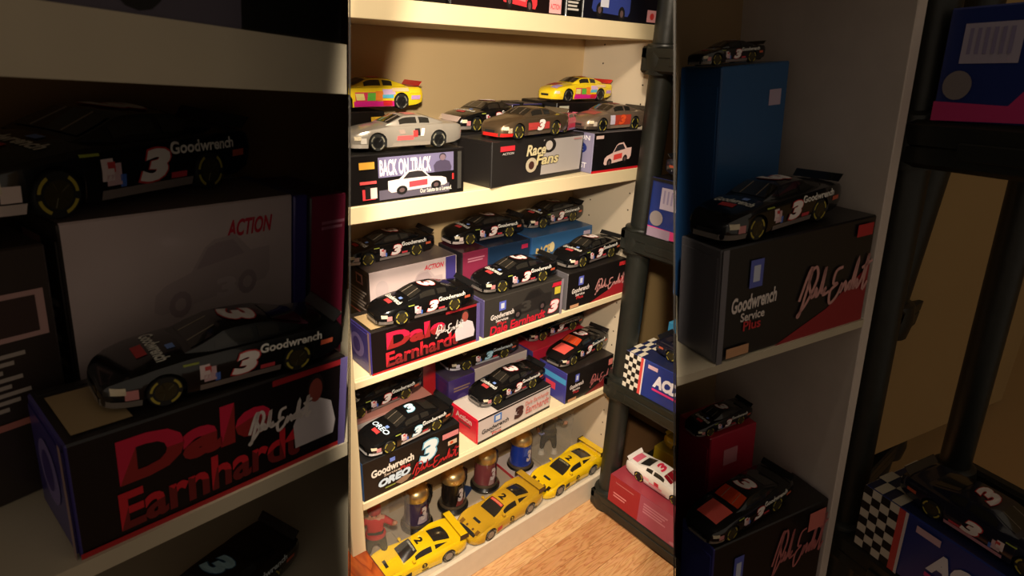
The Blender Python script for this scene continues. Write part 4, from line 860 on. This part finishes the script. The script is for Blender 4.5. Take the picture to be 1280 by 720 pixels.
YBK = .66; zC2 = -.372; zB2 = -.036
Pc = LU.z(79, 559, zC2 + .098); Pe = LU.z(433, 444, zC2 + .098); Pd = Pe - Pc; Pc.z = zC2; yF = min(Pc.y, Pe.y) - .004
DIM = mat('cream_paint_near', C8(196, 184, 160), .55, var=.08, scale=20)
PB = 438
dn = Pd.normalized(); qn = Vector((dn.y, -dn.x, 0)) * .004; A0 = Pc - dn * .40 + qn; B0 = Pe + qn
bb = MB(); pv = []
for z in (zC2 - .016, zC2):
    t = 0.0
    for _ in range(30): t += (LU.colx(PB, B0.y + dn.y * t, z) - .004 - (B0.x + dn.x * t)) * .8
    pv += [(A0.x, A0.y, z), (B0.x + dn.x * t, B0.y + dn.y * t, z), (LU.colx(PB, YBK - .007, z) - .004, YBK - .007, z), (A0.x, YBK - .007, z)]
bb.add(pv, [(3, 2, 1, 0), (4, 5, 6, 7), (0, 1, 5, 4), (1, 2, 6, 5), (2, 3, 7, 6), (3, 0, 4, 7)]).build('shelf', DIM, nl)
wedge_plank(LU, PB, yF, YBK, zB2, zB2 + .036, -.25).build('shelf', DIM, nl)
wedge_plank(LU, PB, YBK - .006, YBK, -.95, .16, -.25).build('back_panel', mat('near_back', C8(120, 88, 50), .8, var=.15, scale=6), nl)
end_shield_panel(LU, PB, .27, YBK, -.95, .62).build('side_panel', mat('near_edge', (.012, .010, .008), .7), nl)  # reaches forward and up to keep spot light off the left rack
wedge_plank(LU, PB, yF - .05, YBK, .145, .16, -.25).build('top_board', DIM, nl)  # unseen overhanging lid, added to shade the rack below
MB().box((.073, yF, -.95), (.080, YBK, .62)).build('side_panel', DIM, nl) if False else None
gnl = 'boxes in the near left bookcase'
display_box(LU, Pc, Pd.length, .085, .098, (20, 13, 13), (58, 50, 118), (40, 34, 30), DALE, 'large shadowed black box with huge red lettering close to the camera on the left', gnl, ang=math.atan2(Pd.y, Pd.x))
f_, r_ = LU.z(205, 510, zC2 + .099), LU.z(376, 463, zC2 + .099)
make_car(LU, f_, r_, 'black', 'black toy race car on the large shadowed box with red lettering', 'cars in the near left bookcase', L=(f_ - r_).length / .58)
zt2 = LU.y(73, 280, .50).z
x0 = LU.y(70, 280, .50).x; x1 = LU.y(366, 211, .50).x
display_box(LU, (x0, .50, zC2), x1 - x0, .10, zt2 - zC2, (206, 186, 184), (42, 34, 30), (110, 96, 92),
            [R(.0, 0, .0, 0, (42, 34, 30))][:0] + [T('ACTION', .64, .84, .88, .92, (206, 44, 66), shear=.3, bold=.03), ('f', 'car', (.3, .52, .86, .82), (188, 168, 168), dict(glass=(172, 152, 154), rise=.05)), T('3', .58, .56, .68, .66, (204, 186, 186), bold=.05), ('l', 'lines', (.08, .40, .9, .7), (150, 138, 130), dict(n=6)), R(.45, .78, .75, .93, (170, 120, 116), 'l')],
            'large shadowed white box behind the red-lettered box on the left', gnl)
display_box(LU, (x0 - .125, .49, zC2), .112, .11, zt2 - zC2 - .01, (50, 40, 36), (50, 40, 36), (60, 50, 46), [('f', 'lines', (.12, .38, .8, .62), (170, 158, 150), dict(n=8)), R(.55, .66, .95, .84, (190, 150, 146)), R(.6, .68, .9, .82, (60, 40, 36)), ('f', 'lines', (.4, .3, .9, .35), (180, 110, 100), dict(n=1))], 'shadowed dark brown box with small print at the left edge', gnl)
xm = LU.y(372, 211, .50).x; xe = LU.colx(PB, .50, zt2 - .05) - .008
display_box(LU, (x1 + .002, .50, zC2), xm - x1 + .012, .10, zt2 - zC2 - .002, (62, 52, 124), (62, 52, 124), (62, 52, 100), [], 'narrow shadowed violet box beside the large white box', gnl)
display_box(LU, (xm + .018, .50, zC2), xe - xm - .018, .10, zt2 - zC2 - .006, (136, 40, 66), (44, 40, 44), (70, 30, 40), [('f', 'lines', (.3, .8, .95, .86), (190, 120, 140), dict(n=2))], 'shadowed maroon box at the right of the near left bookcase', gnl)
f_, r_ = LU.z(73, 276, zt2 + .001), LU.z(268, 236, zt2 + .001)
make_car(LU, f_, r_, 'white_nose', 'black toy race car on the large shadowed white box', 'cars in the near left bookcase', L=(f_ - r_).length / .58)
# nose of a further car: short, half hidden behind the violet box
# box above the top plank
display_box(LU, (-.06, yF + .004, zB2 + .036), .115, .10, .10, (14, 12, 12), (14, 12, 12), (20, 18, 18), [R(.1, .05, .42, .4, (190, 150, 150)), R(.12, .05, .26, .34, (150, 20, 40)), ('f', 'lines', (.1, .0, .5, .05), (150, 140, 136), dict(n=1))], 'shadowed black box with small red print above the near left plank', gnl)
xe2 = LU.colx(PB, yF + .004, zB2 + .05) - .008
display_box(LU, (.058, yF + .004, zB2 + .036), xe2 - .058, .10, .10, (14, 12, 12), (14, 12, 12), (20, 18, 18), [R(.02, .0, .7, .25, (84, 78, 92)), ('f', 'car', (.05, .04, .6, .7), (170, 160, 170), {})], 'shadowed black box with a printed car above the near left plank', gnl)
wedge_plank(LU, PB, yF, YBK, -.62, -.608, -.25).build('shelf', DIM, nl)
f_ = Vector((.22, .43, -.606)); make_car(LU, f_, f_ + Vector((.12, .01, 0)), 'chrome', 'shadowed dark chrome toy car on the low shelf of the near left bookcase', 'cars in the near left bookcase', L=.2)

# ------------------------------------------------------------------ dim shelving close to the camera, right
PR = 842
nr = empty('near_bookcase', RU.M.copy()); tag(nr, 'shadowed cream bookcase close to the camera on the right', 'bookcase')
yR = .42; yRB = .66; zS = RU.y(950, 440, yR).z
xR = RU.y(1092, 330, yR).x
wedge_plank(RU, PR, yR, yRB, zS - .010, zS, xR, False).build('shelf', DIM, nr)
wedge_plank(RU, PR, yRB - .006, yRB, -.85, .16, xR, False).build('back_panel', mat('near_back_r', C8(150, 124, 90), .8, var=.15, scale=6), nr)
end_shield_panel(RU, PR, .27, yRB, -.85, .62, False).build('side_panel', mat('near_edge', (.012, .010, .008), .7), nr)  # extended past the rack front and top to block the spots
MB().box((xR, yR, -.85), (xR + .014, yRB, .16), bev=.001).build('side_panel', mat('near_white', C8(214, 200, 190), .6), nr)
wedge_plank(RU, PR, yR - .06, yRB, .145, .16, xR + .014, False).build('top_board', DIM, nr)  # out-of-view roof with overhang, added for its shade on the right rack
gnr = 'boxes in the near right bookcase'
def rcar(y, z, nose_px, x1, livery, label, tilt=8, gap=.0):
    """a car with its nose at the slanted end panel and its tail at x1"""
    a = math.radians(tilt); L = .2
    for _ in range(6):
        c = RU.colx(PR, y + .36 * L + .012, z + .02) + .006 + gap; L = (x1 - c) / (math.cos(a) + .1)
    fx = c + .20 * L; F_ = Vector((fx, y, z)); W_ = .554 * L
    make_car(RU, F_, F_ + Vector((W_ * math.cos(a), W_ * math.sin(a), 0)), livery, label, 'cars in the near right bookcase', L=L)
HBX = RU.y(865, 306, yR).z - RU.y(865, 452, yR).z
DB = .062
x0 = RU.colx(PR, yR + .003 + DB, zS + .06) + .007
BXL = xR - x0 - .003
display_box(RU, (x0, yR + .003, zS), BXL, DB, HBX, (22, 18, 17), (96, 92, 96), (34, 30, 28),
            [('f', 'poly', (0, 0, 1, 1), (150, 28, 36), {}, [(.38, 0), (1, 0), (1, .55), (.72, .22)])] + GW() + [('f', 'sig', (.5, .22, .98, .66), (206, 150, 146), dict(wd=.0018)), R(.86, .84, .97, .95, (190, 40, 44)), R(.06, .03, .2, .12, (200, 150, 110)), R(0, 0, .035, 1, (110, 106, 112))],
            'large shadowed dark box with red corner and signature close to the camera on the right', gnr)
zz = zS + HBX + .001
rcar(yR + .004, zz, 850, xR - .012, 'black', 'black toy race car on the large shadowed signature box')
yb2 = .530; z2 = RU.y(985, 76, yb2).z; xa = RU.colx(PR, yb2 + .07, z2 - .05) + .008; xb = RU.y(988, 76, yb2).x
display_box(RU, (xa, yb2, zS), xb - xa, .07, z2 - zS, (44, 88, 136), (40, 80, 130), (50, 84, 124), [R(.72, .84, .9, .9, (190, 170, 190))], 'shadowed blue box behind the signature box on the right', gnr)
rcar(yb2 + .004, z2 + .001, 850, xb - .02, 'black', 'black toy race car on the shadowed blue box', 2)
zS2 = RU.y(950, 800, yR).z
wedge_plank(RU, PR, yR, yRB, zS2 - .010, zS2, xR, False).build('shelf', DIM, nr)
xa = RU.colx(PR, yR + .003 + DB, zS2 + .05) + .007; ztb = RU.y(950, 665, yR).z
display_box(RU, (xa, yR + .003, zS2), xR - xa - .003, DB, ztb - zS2, (24, 19, 18), (60, 60, 134), (36, 30, 26), GW() + [('f', 'sig', (.5, .5, .97, .9), (190, 110, 110), dict(wd=.0016)), R(.82, .8, .97, .95, (216, 120, 110))], 'shadowed dark box low in the near right bookcase', gnr)
rcar(yR + .004, ztb + .001, 850, xR - .03, 'flame', 'black toy race car with red hood low in the near right bookcase')
yb3 = .530; z3 = RU.y(900, 545, yb3).z; xa = RU.colx(PR, yb3 + .07, z3 - .05) + .008; xb = RU.y(948, 515, yb3).x
display_box(RU, (xa, yb3, zS2), max(xb - xa, .06), .07, z3 - zS2, (176, 36, 58), (150, 30, 50), (190, 44, 62), [R(.3, .8, .6, .9, (206, 130, 140))], 'shadowed crimson box behind the red-hooded car on the right', gnr)
rcar(yb3 + .004, z3 + .001, 850, xb + .01, 'black', 'black toy race car on the shadowed crimson box', 2)

# black shelving at the far right, near
Xf = xR + .050
c1 = RU.x(1163, 150, Xf - .02); c2 = RU.x(1082, 605, Xf - .02)
zt1 = c1.z - .0005; zt2_ = c2.z - .1005
xp = Xf + .006; yp = c1.y + .030
black_rack(RU, 'plastic_shelving_unit', 'shadowed black plastic shelving unit close to the camera on the right', xR + .026, xR + .34, .06, yp + .025, (zt1, zt2_), [(xp, yp), (xR + .30, yp)], .60, -.85, th=.050, pr=.021)
struct('wall_side', fbox(RU, (xR + .02, .70, -.9), (xR + 1.0, .72, .7)), WALLM)
PORT = [('f', 'poly', (0, 0, 1, 1), (206, 56, 120), {}, [(.0, .0), (.5, .02), (.62, .14), (.66, .4), (.72, .8), (.85, 1), (.6, 1), (.56, .5), (.4, .16), (.0, .18)]), R(.10, .52, .40, .86, (186, 176, 196)), *[R(.13 + i * .042, .60, .15 + i * .042, .82, (150, 140, 176)) for i in range(6)], ('f', 'e', (.04, .2, .2, .46), (140, 130, 130)), ('f', 'man', (.55, .0, .98, .9), (24, 20, 24), dict(skin=(206, 120, 110), hair=(30, 20, 20)))]
rack_box(RU, (Xf - .02, c1.y, c1.z), .17, .10, .105, (36, 52, 120), (24, 22, 40), (20, 18, 22), PORT, 'shadowed blue and pink portrait box at the upper right', 'boxes on the near black shelving')
rack_box(RU, (Xf - .02, min(c2.y, yp - .024), c2.z - .10), .24, .10, .10, (30, 48, 124), (214, 206, 190), (30, 36, 70),
         [R(0, 0, .20, 1, (214, 206, 190)), ('f', 'checks', (0, 0, .20, 1), (18, 16, 14), dict(n=(4, 8))), R(.20, 0, .235, 1, (206, 70, 66)), R(.235, 0, .25, 1, (220, 206, 206)), T('ACDelco', .38, .40, .92, .74, (226, 222, 230), shear=.15, bold=.06), R(.38, .30, .95, .36, (206, 50, 120)), R(.30, .82, .42, .92, (206, 170, 180)), ('t', 'checks', (0, 0, .20, 1), (200, 190, 170), dict(n=(4, 4)))],
         'shadowed blue box with checkered end at the lower right', 'boxes on the near black shelving')
rr = Vector((Xf - .008, c2.y - .075, c2.z + .001)); make_car(RU, rr + Vector((0, -.10, 0)), rr, 'navy', 'shadowed dark toy race car on the blue box at the lower right', 'cars on the near black shelving', side='right', L=.18)
